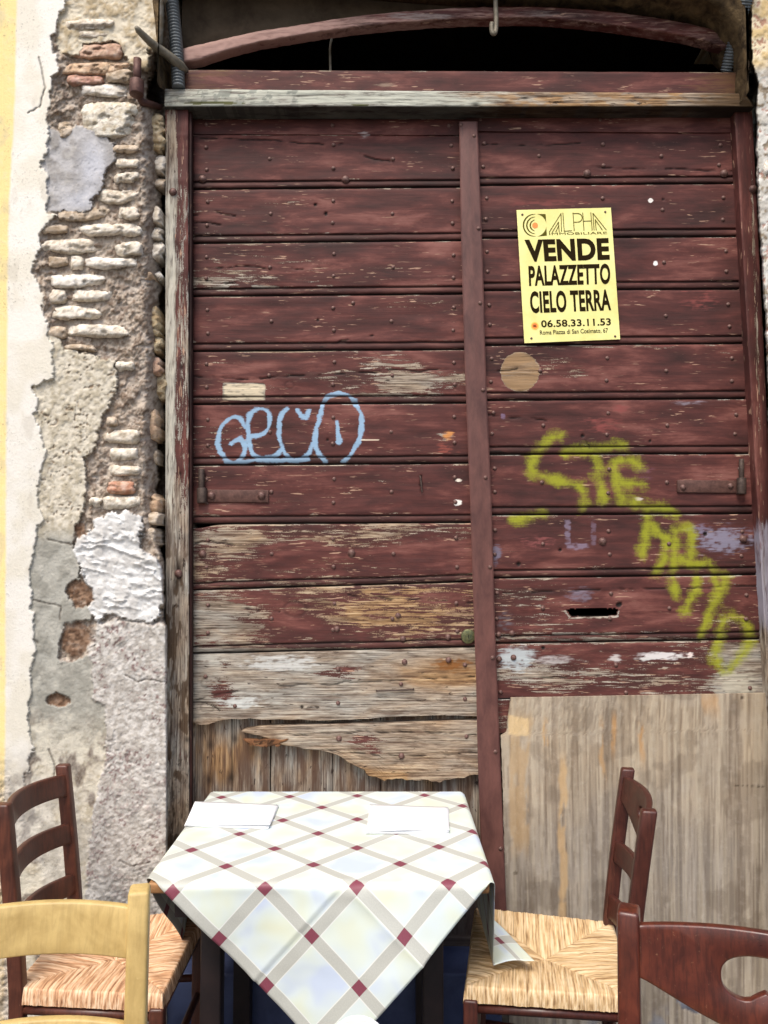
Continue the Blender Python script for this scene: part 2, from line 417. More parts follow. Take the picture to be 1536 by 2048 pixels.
m_top = sst(-1.5, 1.5, sdpoly(wx, wy, q))                  # buff plaster round the top stones
q = [(190, 1035), (216, 1030), (250, 1018), (280, 1033), (284, 1060), (278, 1090), (296, 1104), (312, 1110), (326, 1150), (322, 1226), (300, 1246), (270, 1241), (235, 1235), (210, 1228),
     (192, 1246), (180, 1225), (186, 1180), (166, 1150), (150, 1105), (155, 1075), (182, 1064), (186, 1050)]
m_lime = sst(-1.5, 1.5, sdpoly(wx, wy, q))
m_hole = np.zeros_like(PX)
for (cx, cy, rx, ry) in ((162, 1187, 25, 27), (152, 1277, 30, 36), (160, 1060, 12, 14), (118, 1400, 22, 10)):
    m_hole = np.maximum(m_hole, sst(-.12, .12, 1 - np.hypot((wx - cx) / rx, (wy - cy) / ry)))
m_peb = sst(-8, 8, sdpoly(wx, wy, [(190, 1245), (232, 1236), (300, 1248), (340, 1250), (340, 2090), (20, 2090), (20, 1330), (178, 1320)]))
corner = [(322, -40), (318, 60), (300, 120), (282, 150), (278, 200), (280, 260), (284, 420), (285, 640), (292, 700), (285, 800), (282, 1000), (290, 1060), (318, 1110), (325, 1200), (331, 1260), (334, 2090)]
cx_ = L(corner, wy)
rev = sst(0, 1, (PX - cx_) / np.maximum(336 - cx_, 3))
near = sst(-2, 34, wx - L(edge0, wy))
n1 = fbm(PX / 22, PY / 22, 5, 11); n2 = fbm(PX / 7, PY / 7, 4, 12); n3 = fbm(PX / 2.5, PY / 2.5, 2, 13)
n4 = fbm(PX / 60, PY / 60, 4, 14)
# depth behind the wall face
core = .027 * (.2 + .8 * near) + .026 * (n1 - .5) + .016 * (n2 - .5) + .005 * (n3 - .5)
rend = .006 + .004 * near + .006 * (n1 - .5) + .002 * (n3 - .5)
rend2 = rend + .003 * (sst(1080, 1000, PY)) * (n2 - .5) * 2 * sst(600, 720, PY) - .003 * sst(1500, 1700, PY)
pits = sst(.62, .74, fbm(PX / 6, PY / 5, 3, 15)) * sst(1090, 1030, PY) * sst(680, 740, PY) * sst(.42, .6, fbm(PX / 30, PY / 30, 3, 35))
rend2 = rend2 + .004 * pits
toppl = .012 + .014 * (n1 - .5) + .006 * (n2 - .5)
ridge = np.abs(fbm(PX / 46 + PY / 90, PY / 20 - PX / 70, 5, 16) - .5) * 2
lime = .006 - .012 * (1 - ridge) ** 5 * sst(.4, .6, n4 * .5 + n1 * .5) + .022 * (n1 - .5) + .003 * (n2 - .5)
peb = .004 + .010 * (n1 - .5) + .010 * (n2 - .5) * sst(.45, .6, n4) + .004 * (n3 - .5)
D = core
D = D * (1 - m_peb) + peb * m_peb
D = D * (1 - m_top) + toppl * m_top
D = D * (1 - m_r) + rend2 * m_r
D = D * (1 - m_hole) + (.022 + .012 * (n2 - .5)) * m_hole
D = D * (1 - m_lime) + lime * m_lime
smooth = -.002 + .0012 * (n4 - .5)
low = sst(1480, 1620, PY)
mc = m_coat * (1 - low * .8)
D = D * (1 - mc) + smooth * mc
D = D + rev * (YJ + .03 - YW)
# the deep hole by the conduit and the dark crack along the frame
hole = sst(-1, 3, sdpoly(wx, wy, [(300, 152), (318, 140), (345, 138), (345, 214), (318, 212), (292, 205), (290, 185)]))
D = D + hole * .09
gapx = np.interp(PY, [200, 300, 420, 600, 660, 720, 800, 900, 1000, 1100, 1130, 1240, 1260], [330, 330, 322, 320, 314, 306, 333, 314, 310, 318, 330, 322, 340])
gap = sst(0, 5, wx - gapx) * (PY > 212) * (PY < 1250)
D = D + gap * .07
# colours
def lay(c, m, cc): return c * (1 - m[..., None]) + cc * m[..., None]
def two(a, b, n, lo=.35, hi=.65):
    t_ = sst(lo, hi, n)[..., None]; return lin(a) * (1 - t_) + lin(b) * t_
c = two((128, 110, 94), (196, 182, 166), n2 * .6 + n3 * .4, .34, .62)
c = lay(c, sst(.5, .68, n1) * .6, two((148, 132, 120), (196, 186, 176), n2))
pebc = two((176, 170, 162), (210, 206, 200), n2)
sp = sst(.56, .62, fbm(PX / 5, PY / 5, 3, 21) * .75 + n4 * .25) * sst(.40, .55, fbm(PX / 40, PY / 40, 3, 22))
pebc = lay(pebc, sp * .8, two((112, 86, 84), (146, 120, 116), n3))
c = lay(c, m_peb, pebc)
c = lay(c, m_top, two((190, 172, 140), (226, 216, 194), n2 * .5 + n1 * .5, .35, .6))
rc = two((190, 180, 158), (222, 214, 196), n2 * .6 + n1 * .4, .35, .6)
rc = lay(rc, sst(1040, 1090, PY + 30 * (n1 - .5)) * sst(1560, 1400, PY), two((158, 156, 146), (182, 180, 170), n1))
rc = lay(rc, sst(430, 420, PY), two((162, 158, 154), (196, 194, 194), n1))
rc = lay(rc, np.clip(blob(PX, PY, 185, 330, 28, 50, 1.2) + blob(PX, PY, 160, 400, 30, 20, 1), 0, 1) * .8, lin((206, 208, 216)) + 0 * c)
rc = lay(rc, sst(.52, .7, n1) * sst(1300, 1500, PY) * .8, lin((214, 208, 190)) + 0 * c)
rc = lay(rc, pits * .75, lin((140, 116, 92)) + 0 * c)
rc = lay(rc, sst(.56, .7, fbm(PX / 26, PY / 40, 4, 31)) * sst(1380, 1500, PY), two((118, 106, 94), (150, 140, 128), n3))
c = lay(c, m_r, rc)
c = lay(c, m_hole, two((108, 82, 64), (150, 122, 100), n2))
c = lay(c, m_lime, two((206, 204, 200), (232, 232, 230), n1, .4, .6))
rim = np.exp(-((L(edge0, wy) - wx - 4) / 5) ** 2) * (1 - low)
cc = two((242, 236, 220), (252, 248, 238), n4)
lowgrey = sst(300, 1100, PY)
cc = cc * (1 - .10 * lowgrey[..., None])
ylim = np.interp(PY, [-40, 200, 420, 900, 1500, 1620], [34, 30, 17, 12, 10, 8]) + 4 * (n1 - .5)
yel = sst(3, -3, PX - ylim)
cc = lay(cc, yel, lin((255, 232, 164)) + 0 * cc)
cc = lay(cc, sst(.6, .75, fbm(PX / 30, PY / 60, 4, 41)) * .35, lin((196, 186, 168)) + 0 * cc)
c = lay(c, mc, cc)
c = lay(c, low * sst(.4, .6, n4) * .5, two((170, 168, 164), (214, 210, 202), n1))
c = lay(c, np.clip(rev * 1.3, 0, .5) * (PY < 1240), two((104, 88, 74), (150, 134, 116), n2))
for q in ([(78, 350 - 235), (84, 140), (90, 175), (80, 215), (56, 225)], [(150, 1090), (120, 1085), (95, 1078)], [(66, 1200), (100, 1208), (122, 1212), (120, 1240)],
          [(335, 1366), (300, 1358), (275, 1364), (250, 1350)], [(240, 1722), (260, 1732), (290, 1726), (300, 1724)], [(66, 1280), (76, 1285)], [(98, 1500), (110, 1530), (106, 1580)]):
    crk = np.maximum(crk, sst(2.2, .6, sdline(PX + 3 * (n2 - .5), PY + 6 * (n2 - .5), q)))
c = lay(c, crk * .7, lin((92, 80, 70)) + 0 * c); D = D + crk * .004  # cracks too shallow to shade themselves, so their dark is coloured in
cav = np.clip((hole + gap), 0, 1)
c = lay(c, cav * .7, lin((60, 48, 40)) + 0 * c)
c = np.clip(c * .82, 0, 1)
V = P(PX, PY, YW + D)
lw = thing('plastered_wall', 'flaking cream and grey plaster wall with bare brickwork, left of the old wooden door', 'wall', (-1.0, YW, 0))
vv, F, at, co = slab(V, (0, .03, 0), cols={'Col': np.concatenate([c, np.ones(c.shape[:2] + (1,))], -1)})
mk('plaster', vv, F, M_wall, lw, True, cols=co)
# plain continuation of the same facade beyond the picture
def flat_col(name, parent, x0, x1, y0, y1, z0, z1, rgb):
    v, f = box(x0, x1, y0, y1, z0, z1); o = mk(name, v, f, M_wall, parent, cols={'Col': np.tile(np.append(lin(rgb, .8), 1), (8, 1))}); return o
xl = float(P(-22, 1000, YW)[0])
flat_col('yellow_plaster', lw, -7, xl, YW - .001, YW + .4, 0, 6, (255, 232, 164))
ztop = float(P(0, -38, YW)[2])
flat_col('upper_plaster', lw, xl, -.715, YW + .004, YW + .4, ztop - .02, 6, (232, 224, 206))

# bricks and stones
BR = [(130, 38, 225, 60, 0), (142, 60, 226, 76, 0), (138, 88, 242, 120, 1), (122, 123, 268, 150, 2), (135, 151, 210, 168, 3), (212, 140, 262, 166, 5), (165, 168, 254, 196, 4), (165, 206, 278, 276, 9),
      (117, 243, 145, 276, 5), (230, 315, 276, 335, 0), (230, 343, 279, 366, 0), (188, 378, 277, 406, 0), (118, 414, 222, 441, 5), (238, 414, 278, 439, 0), (82, 447, 136, 470, 5),
      (141, 447, 281, 473, 6), (82, 478, 207, 506, 0), (231, 484, 283, 511, 6), (95, 511, 137, 535, 5), (141, 511, 166, 541, 6), (169, 516, 273, 535, 4), (105, 548, 209, 574, 4), (90, 581, 131, 609, 0),
      (137, 581, 228, 604, 6), (90, 613, 200, 639, 6), (94, 651, 132, 678, 5), (135, 649, 256, 673, 6), (126, 688, 190, 702, 5), (204, 860, 279, 886, 0), (222, 895, 277, 921, 6), (218, 930, 277, 953, 0),
      (216, 963, 269, 989, 7), (177, 994, 204, 1013, 6), (205, 993, 281, 1019, 6), (230, 721, 268, 742, 6), (213, 833, 232, 852, 5), (224, 288, 276, 308, 5)]
SIDE = [(288, 228, 326, 302, 8), (298, 312, 328, 352, 0), (300, 356, 330, 380, 5), (292, 414, 320, 450, 0), (290, 458, 324, 482, 0), (288, 486, 324, 516, 6), (280, 540, 299, 568, 2), (306, 542, 321, 560, 4),
        (292, 612, 316, 671, 8), (304, 674, 321, 702, 8), (296, 719, 321, 753, 1), (308, 744, 334, 801, 8), (286, 822, 315, 882, 2), (304, 900, 320, 925, 5), (282, 988, 316, 1022, 2), (280, 1056, 312, 1096, 5), (268, 1024, 316, 1050, 5)]
BC = [((196, 184, 164), (226, 216, 200)), ((176, 140, 120), (202, 170, 148)), ((190, 158, 130), (212, 184, 154)), ((166, 124, 108), (200, 160, 144)), ((214, 206, 192), (236, 230, 220)),
      ((170, 152, 130), (204, 188, 168)), ((204, 194, 176), (232, 224, 210)), ((172, 122, 98), (202, 156, 132)), ((178, 154, 118), (214, 196, 160)), ((206, 194, 170), (226, 220, 206))]
def wall_depth(px, py):
    i = int(np.clip((py + 40) / 2, 0, PX.shape[0] - 1)); j = int(np.clip((px + 24) / 2, 0, PX.shape[1] - 1)); return float(D[i, j])
def make_brick(x0, y0, x1, y1, ci, seed, Yf, Yb, name='brick', parent=lw, rough=1.0):
    ex_ = (x1 - x0) * .03; x0 -= ex_; x1 += ex_; y0 -= 1.2; y1 += 1.2
    n = max(8, int((x1 - x0) / 3.2)); m = max(7, int((y1 - y0) / 2.6))
    U, Vv = np.meshgrid(np.linspace(-1, 1, n), np.linspace(-1, 1, m))
    # superellipse outline with a broken edge
    sq = 1 - .16 * (np.abs(U) ** 6) * (np.abs(Vv) ** 6)
    X = (x0 + x1) / 2 + U * sq * (x1 - x0) / 2; Yp = (y0 + y1) / 2 + Vv * sq * (y1 - y0) / 2
    ed = np.maximum(np.abs(U), np.abs(Vv))
    X = X + 9 * rough * (fbm(X / 30, Yp / 9, 4, seed) - .5); Yp = Yp + 7 * rough * (fbm(X / 26, Vv * .8 + seed, 4, seed + 5) - .5) * np.abs(Vv)
    eu = (1 - np.abs(U)) * (x1 - x0) / 2; ev = (1 - np.abs(Vv)) * (y1 - y0) / 2 + 3 * (fbm(X / 10, Yp / 4, 3, seed + 2) - .5)
    rnd = 1.3 * sst(4.5, 0, np.minimum(eu, ev)) + .7 * sst(.60, .72, fbm(X / 16, Yp / 9, 3, seed + 21))
    tilt = (hsh(np.array([seed]), np.array([3]), 5)[0] - .5) * .012
    rs = np.random.RandomState(seed); facet = np.zeros(U.shape)
    for q_ in range(7):
        an = rs.rand() * 6.28; sl = .010 + .03 * rs.rand(); of = .45 + .5 * rs.rand()
        facet = np.maximum(facet, sl * (U * math.cos(an) * (x1 - x0) / 60 + Vv * math.sin(an) * .8 - of * (.35 + .65 * abs(math.cos(an)) * (x1 - x0) / 60)))
    d = Yf + .011 * np.clip(rnd, 0, 1.6) + .004 * (fbm(X / 9, Yp / 6, 4, seed + 9) - .5) + tilt * U + facet
    V = P(X, Yp, d); a, b = BC[ci]; nn = fbm(X / 8, Yp / 6, 4, seed + 13)
    c = two(a, b, nn, .3, .6)
    c = lay(c, sst(.55, .68, fbm(X / 5, Yp / 4, 3, seed + 33)) * .5, lin((138, 116, 90)) + 0 * c)
    c = np.clip(c * .98, 0, 1)
    vv, F, at, co = slab(V, (0, Yb - float(d.max()), 0), cols={'Col': np.concatenate([c, np.ones(c.shape[:2] + (1,))], -1)})
    return mk(name, vv, F, M_brick, parent, True, cols=co)
for i, b in enumerate(BR):
    dep = .000 + .011 * hsh(np.array([i]), np.array([7]), 2)[0]
    if b[4] == 9: dep = .004
    make_brick(*b[:4], b[4], i * 7 + 50, YW + dep, YW + .06, 'stone' if b[4] == 9 else 'brick')
for i, b in enumerate(SIDE):
    fr = (b[0] + b[2]) / 2 - float(L(corner, np.array([(b[1] + b[3]) / 2.]))[0])
    make_brick(*b[:4], b[4], i * 11 + 500, YW + .026 + max(0, fr) / 50 * .10, YW + .16, 'stone', rough=2.0)

# ------------------------------------------------------------------ right wall sliver
edR = [(1496, -60), (1495, 60), (1497, 130), (1507, 160), (1506, 200), (1507, 300), (1510, 420), (1520, 560), (1527, 700), (1532, 860), (1538, 1000), (1543, 1200), (1550, 1400), (1560, 2080)]
PXr, PYr = wallgrid(1492, 1680, -60, 2080, 2.0)
eR = L(edR, PYr) + 6 + 6 * (fbm(PXr / 9, PYr / 14, 3, 61) - .5)
a1 = fbm(PXr / 18, PYr / 22, 5, 62); a2 = fbm(PXr / 5, PYr / 6, 3, 63)
Dr = .004 + .007 * (a1 - .5) + .005 * (a2 - .5)
Dr = Dr + sst(3, -5, PXr - eR) * .34
notch = sst(-2, 4, sdpoly(PXr, PYr, [(1470, 150), (1512, 148), (1516, 175), (1506, 198), (1470, 200)]))
Dr = Dr + notch * .1
c = two((196, 192, 182), (224, 222, 214), a1, .4, .6)
c = lay(c, sst(150, 120, PYr), two((214, 188, 138), (236, 222, 190), a1))
c = lay(c, sst(.54, .6, a2) * sst(.5, .6, a1) * .8, lin((168, 112, 92)) + 0 * c)
c = lay(c, sst(.58, .66, fbm(PXr / 10, PYr / 10, 4, 65)) * sst(120, 170, PYr), lin((146, 132, 112)) + 0 * c)
c = lay(c, notch * .8, lin((50, 40, 32)) + 0 * c)
c = np.clip(c * .82, 0, 1)
rw = thing('plastered_wall', 'pale chipped masonry edge right of the dark red door', 'wall', (1.2, YW, 0))
vv, F, at, co = slab(P(PXr, PYr, YW + Dr), (0, .03, 0), cols={'Col': np.concatenate([c, np.ones(c.shape[:2] + (1,))], -1)})
mk('plaster', vv, F, M_wall, rw, True, cols=co)
xr_ = float(P(1678, 1000, YW)[0])
flat_col('lower_plaster', rw, xr_, 7, YW + .001, YW + .4, 0, 6, (224, 216, 196))
make_brick(1524, 300, 1580, 372, 4, 903, YW - .001, YW + .05, 'stone', rw, rough=.8)

# ------------------------------------------------------------------ arch over the opening and the dark room behind
ap = [(316, 160), (318, -70), (500, -90), (800, -74), (1040, -56), (1200, -44), (1330, -24), (1440, 4), (1494, 90), (1500, 180)]
apw = [P(x, y, YW) for x, y in catmull(ap, 5)]
V = []; F = []; ys = [0.0, .03, .06, .09, .12, .15, .18]
for j, dy in enumerate(ys):
    for i, p in enumerate(apw):
        r_ = .018 * (vn(i * .9, j * 1.3, 77) - .5)
        V.append((p[0] + r_, p[1] + dy, p[2] + r_))
n = len(apw)
for j in range(len(ys) - 1):
    for i in range(n - 1): F.append((j * n + i, j * n + i + 1, (j + 1) * n + i + 1, (j + 1) * n + i))
# solid: outer shell
off = len(V)
for j, dy in ((0, 0), (1, .18)):
    for i, p in enumerate(apw):
        V.append((p[0], p[1] + dy, 6.0 if 3 < i < n - 3 else max(p[2], 6.0)))
for i in range(n - 1):
    F.append((i, off + i, off + i + 1, i + 1))
    F.append((off + i, off + n + i, off + n + i + 1, off + i + 1))
    F.append((6 * n + i, 6 * n + i + 1, off + n + i + 1, off + n + i))
aw = thing('masonry_arch', 'rough ochre masonry arch spanning above the old wooden door', 'arch', (0.1, YW, 3.2))
mk('soffit', V, F, M_soffit, aw, True)
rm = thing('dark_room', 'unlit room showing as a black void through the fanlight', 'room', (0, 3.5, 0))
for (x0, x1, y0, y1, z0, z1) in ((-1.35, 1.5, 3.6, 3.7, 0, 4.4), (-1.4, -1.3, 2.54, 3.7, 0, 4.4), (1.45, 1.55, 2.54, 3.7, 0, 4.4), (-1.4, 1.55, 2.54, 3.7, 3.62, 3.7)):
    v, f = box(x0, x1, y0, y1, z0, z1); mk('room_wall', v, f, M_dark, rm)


# ------------------------------------------------------------------ wear fields on the timber (picture coordinates of the door plane)
def fields(px, py, leaf):
    w = np.full(px.shape, .15); warm = np.full(px.shape, .28); darken = np.zeros(px.shape)
    st = np.zeros(px.shape + (4,)); 
    def stain(cx, cy, rx, ry, rgb, a=1.0, hard=2):
        m = a * np.exp(-((np.abs(px - cx) / rx) ** hard + (np.abs(py - cy) / ry) ** hard))
        m = m * (.35 + 1.3 * fbm(px / 9, py / 3.5, 3, int(cx))) if a < 1.05 else m * ((.3 + 1.4 * fbm(px / 4, py / 3, 3, int(cx))) if rx > 5 else 1)
        k = m > st[..., 3]; st[..., :3][k] = lin(rgb); st[..., 3] = np.where(k, m, st[..., 3])
    def rect(x0, x1, y0, y1, s=2.5): return sst(-s, s, px - x0) * sst(-s, s, x1 - px) * sst(-s, s, py - y0) * sst(-s, s, y1 - py)
    if leaf == 'left':
        w += blob(px, py, 400, 430, 90, 50, .22) + blob(px, py, 570, 405, 70, 14, .25) + blob(px, py, 640, 474, 400, 8, .22)
        w += blob(px, py, 440, 565, 130, 22, .42) + blob(px, py, 500, 520, 160, 25, .22) + blob(px, py, 760, 560, 200, 30, .12)
        w += blob(px, py, 720, 765, 260, 40, .2) + blob(px, py, 850, 765, 90, 24, .36) + blob(px, py, 760, 722, 70, 20, .2)
        w += blob(px, py, 400, 900, 60, 40, .2) + blob(px, py, 520, 855, 170, 12, .22) + blob(px, py, 890, 872, 18, 16, .4)
        w += blob(px, py, 480, 1020, 160, 20, .14) + blob(px, py, 780, 960, 80, 16, .2)
        k = sst(1042, 1052, py); w += k * .21; warm += k * .2
        w += blob(px, py, 430, 1085, 130, 46, .26) * k + blob(px, py, 800, 1075, 140, 24, .22) * k - blob(px, py, 640, 1110, 130, 18, .16) * k - blob(px, py, 850, 1105, 90, 30, .22) * k
        k = sst(1168, 1176, py); w += k * .08 + blob(px, py, 420, 1240, 90, 50, .4) * k + blob(px, py, 800, 1225, 150, 40, .22) * k - blob(px, py, 590, 1250, 60, 26, .18) * k
        warm += blob(px, py, 820, 1220, 170, 60, .6) * k - blob(px, py, 430, 1240, 90, 60, .35)
        k = sst(1292, 1302, py); w += k * .42 - blob(px, py, 690, 1345, 60, 22, .36) * k - blob(px, py, 445, 1390, 34, 40, .42) * k - blob(px, py, 450, 1330, 30, 20, .35) * k; warm -= k * .25
        warm += blob(px, py, 900, 1350, 90, 36, .9) * k
        e_ = np.exp(-(sdline(px, py, [(486, 1482), (550, 1500), (600, 1524), (660, 1540), (740, 1556), (800, 1562)]) / 14) ** 2); warm += e_ * 1.1
        k = sst(1432, 1444, py); w += k * .0 - blob(px, py, 735, 1490, 45, 30, .38) * k; warm += k * .25
        w = np.maximum(w, 1.2 * rect(446, 529, 766, 800)); warm = np.where(rect(446, 529, 766, 800) > .5, .1, warm)
        stain(488, 783, 44, 18, (214, 200, 172), .8, 8)
        stain(560, 1325, 90, 22, (186, 186, 182), .8); stain(480, 1405, 60, 18, (190, 192, 188), .7); stain(420, 1320, 40, 12, (176, 172, 162), .8)
        stain(905, 1330, 50, 18, (120, 76, 36), .9); stain(917, 961, 7, 4, (232, 222, 206), 1.2); stain(916, 1006, 9, 6, (240, 236, 228), 1.25, 3)
        stain(730, 268, 16, 9, (176, 160, 156), .65); stain(760, 880 + 1, 20, 2.5, (220, 210, 190), .0)
        st_ = sdline(px, py, [(722, 879), (757, 880)]); k = sst(1.8, .6, st_) ; st[..., 3] = np.maximum(st[..., 3], k * 1.3); st[..., :3][k > .3] = lin((226, 214, 190))
        stain(896, 872, 13, 12, (206, 140, 80), .75); stain(890, 900, 30, 22, (136, 72, 62), .62)
        for q in ([(386, 430), (425, 424), (470, 432)], [(386, 445), (440, 452)], [(386, 537), (460, 535), (640, 538)], [(386, 560), (470, 566)], [(386, 752), (520, 758), (700, 745), (925, 738)],
                  [(640, 696), (700, 680), (745, 672)], [(384, 1208), (470, 1216), (560, 1222)], [(690, 1190), (820, 1198), (945, 1206)], [(390, 1398), (520, 1374), (700, 1366), (950, 1350)], [(384, 1400), (410, 1404), (440, 1420)],
                  [(384, 1090), (420, 1082), (500, 1095)], [(400, 275), (560, 283), (700, 290)], [(720, 310), (780, 325)], [(560, 1470), (800, 1462), (955, 1470)], [(640, 1500), (800, 1512), (955, 1505)]):
            darken = np.maximum(darken, .9 * sst(.36, .6, fbm(px / 22, py / 22, 3, 61)) * sst(2.4, .5, sdline(px + 5 * (fbm(px / 25, py / 9, 3, 5) - .5), py + 9 * (fbm(px / 30, py / 30, 3, 6) - .5), q)))
        for (cx, cy, rx, ry) in ((590, 1218, 22, 15), (421, 1366, 19, 13), (777, 1522, 17, 10), (579, 770, 9, 7), (415, 1440 - 25, 14, 10)):
            r = np.hypot((px - cx) / rx, (py - cy) / ry)
            darken = np.maximum(darken, .35 * np.exp(-((r - 1) / .16) ** 2)); k = np.exp(-r ** 4) * .8
            if cy > 1000: st[..., :3][k > .2] = lin((104, 78, 58)); st[..., 3] = np.maximum(st[..., 3], k * .55)
        for (cx, cy, rr) in ((631, 410, 3), (652, 428, 3.4), (636, 640, 2.6), (655, 880, 2.4), (604, 1414, 3), (842, 970, 3)):
            darken = np.maximum(darken, sst(rr + 1.2, rr - 1, np.hypot(px - cx, py - cy)))
        darken = np.maximum(darken, .7 * sst(3, .8, sdline(px, py, [(842, 952), (844, 985)])))
    elif leaf == 'right':
        warm -= .1
        r = np.hypot(px - 1040, py - 744) + 4 * (fbm(px / 8, py / 8, 3, 8) - .5)
        k = sst(42, 37, r); w = np.maximum(w, k * .78); warm += k * .3; stain(1040, 744, 44, 42, (142, 112, 84), .0)
        st[..., :3][k > .3] = lin((146, 118, 86)); st[..., 3] = np.maximum(st[..., 3], k * .66)
        w += blob(px, py, 1110, 730, 50, 20, .38) + blob(px, py, 1160, 745, 30, 12, .34); warm += blob(px, py, 1120, 735, 70, 24, .5)
        w += blob(px, py, 1240, 693, 260, 5, .22) + blob(px, py, 1240, 912, 260, 5, .14) + blob(px, py, 1240, 1036, 300, 5, .2)
        k = sst(1030, 1040, py); w += k * .06; k2 = sst(1152, 1160, py); w += k2 * .06
        w += blob(px, py, 1150, 1275, 400, 8, .25) + blob(px, py, 1060, 1210, 80, 50, .12) + blob(px, py, 1230, 1240, 60, 10, .1)
        k3 = sst(1282, 1290, py); w += k3 * .12 + k3 * blob(px, py, 1080, 1350, 160, 30, .2) + k3 * blob(px, py, 1490, 1335, 46, 70, .8) + blob(px, py, 1480, 1385, 60, 30, .4) * k3
        stain(1030, 1318, 46, 28, (176, 184, 186), .9); stain(1110, 1320, 70, 14, (168, 160, 158), .6); stain(1325, 1312, 56, 10, (214, 210, 208), 1.0); stain(1230, 1316, 16, 10, (196, 190, 186), .85)
        stain(1290, 1318, 26, 6, (206, 204, 200), .8); stain(1380, 1310, 8, 6, (224, 210, 204), 1.2); stain(1470, 1365, 50, 34, (172, 166, 150), .85)
        stain(1450, 1080, 70, 34, (128, 124, 142), .82); stain(1400, 1060, 40, 18, (120, 112, 132), .7); stain(1135, 1065, 8, 30, (118, 104, 120), .8, 4); stain(1155, 1093, 26, 8, (124, 108, 124), .8, 4)
        stain(1187, 1065, 7, 30, (104, 84, 96), .7, 4); stain(992, 1110, 14, 26, (112, 106, 122), .8); stain(1080, 1085, 60, 18, (132, 76, 74), .6); stain(1160, 1190, 40, 20, (112, 100, 112), .7)
        stain(1010, 1240, 24, 30, (92, 84, 90), .6); stain(1006, 832, 6, 8, (120, 100, 124), .8, 4); stain(1290, 940, 30, 24, (104, 66, 76), .55); stain(1380, 806, 50, 8, (128, 118, 128), .6)
        stain(1200, 850, 60, 24, (128, 68, 64), .6); stain(1240, 820, 24, 12, (128, 68, 64), .6)
        stain(1100, 405, 120, 12, (112, 60, 56), .6); stain(1301, 401, 4, 4, (236, 230, 224), 2); stain(1311, 527, 4, 4, (240, 238, 236), 2); stain(1400, 600, 60, 30, (124, 66, 62), .5)
        stain(1276, 997, 12, 5, (208, 196, 190), .9); stain(1300, 445, 18, 3, (60, 34, 34), 1.0)
        for q in ([(965, 288), (1060, 292), (1160, 286)], [(975, 745), (1035, 738)], [(975, 830), (1100, 842)], [(985, 1187), (1180, 1180), (1520, 1172)], [(990, 1358), (1200, 1352)], [(1168, 875), (1180, 898)], [(1330, 338), (1470, 342)],
                  [(980, 900), (1010, 905), (1060, 910)], [(1180, 335), (1290, 338)]):
            darken = np.maximum(darken, .85 * sst(.36, .6, fbm(px / 22, py / 22, 3, 61)) * sst(2.2, .5, sdline(px + 4 * (fbm(px / 25, py / 9, 3, 5) - .5), py + 5 * (fbm(px / 30, py / 30, 3, 6) - .5), q)))
        darken = np.maximum(darken, .9 * sst(-1, 3, sdpoly(px + 3 * (fbm(px / 6, py / 6, 2, 9) - .5), py + 3 * (fbm(px / 6, py / 6, 2, 10) - .5), [(978, 900), (1000, 899), (1012, 904), (1046, 907), (1050, 912), (978, 911)])))
        for (cx, cy, rr) in ((1037, 1128, 4), (1120, 1100, 3), (1237, 1210, 5), (1240, 1208, 4), (1086, 1296, 3.4), (1326, 399, 2), (1300, 882, 2.4), (1410, 1068, 4), (1165, 872, 3.4)):
            darken = np.maximum(darken, sst(rr + 1.2, rr - 1, np.hypot(px - cx, py - cy)))
        rim_ = sst(1216, 1226, py + 8 * (fbm(px / 8, py / 8, 3, 5) - .5)) * np.exp(-((sdpoly(px + 5 * (fbm(px / 6, py / 6, 3, 15) - .5), py + 5 * (fbm(px / 6, py / 6, 3, 16) - .5), [(1131, 1218), (1236, 1217), (1234, 1231), (1140, 1233)]) + 2.5) / 2.0) ** 2); w += .5 * rim_
        st[..., :3][(rim_ > .3) & (st[..., 3] < .4)] = lin((196, 176, 160)); st[..., 3] = np.maximum(st[..., 3], rim_ * .62)
    return w, warm, st, darken
def zp(pts, ox, oy, s): return [(ox + x / s, oy + y / s) for x, y in pts]
GECO = [zp(q, 340, 480, 2.327) for q in (
    [(345, 862), (325, 830), (285, 828), (242, 860), (222, 920), (232, 985), (265, 1028), (305, 1034), (343, 1000), (350, 950), (322, 925), (285, 945)],
    [(378, 912), (432, 902), (460, 862), (457, 808), (425, 786), (385, 798), (362, 850), (368, 930), (392, 1000), (435, 1022), (480, 1005), (522, 975)],
    [(545, 785), (517, 825), (508, 900), (530, 980), (572, 1026), (605, 1024), (645, 985), (672, 930), (688, 860), (705, 785), (735, 730), (790, 712), (845, 735), (880, 790), (892, 860), (880, 930), (850, 985), (808, 1030)],
    [(672, 925), (682, 975), (722, 1030)], [(592, 790), (632, 830), (645, 795)], [(777, 850), (786, 935)], [(262, 1036), (340, 1034), (440, 1024), (560, 1028), (640, 1022)], [(330, 832), (350, 870)])]
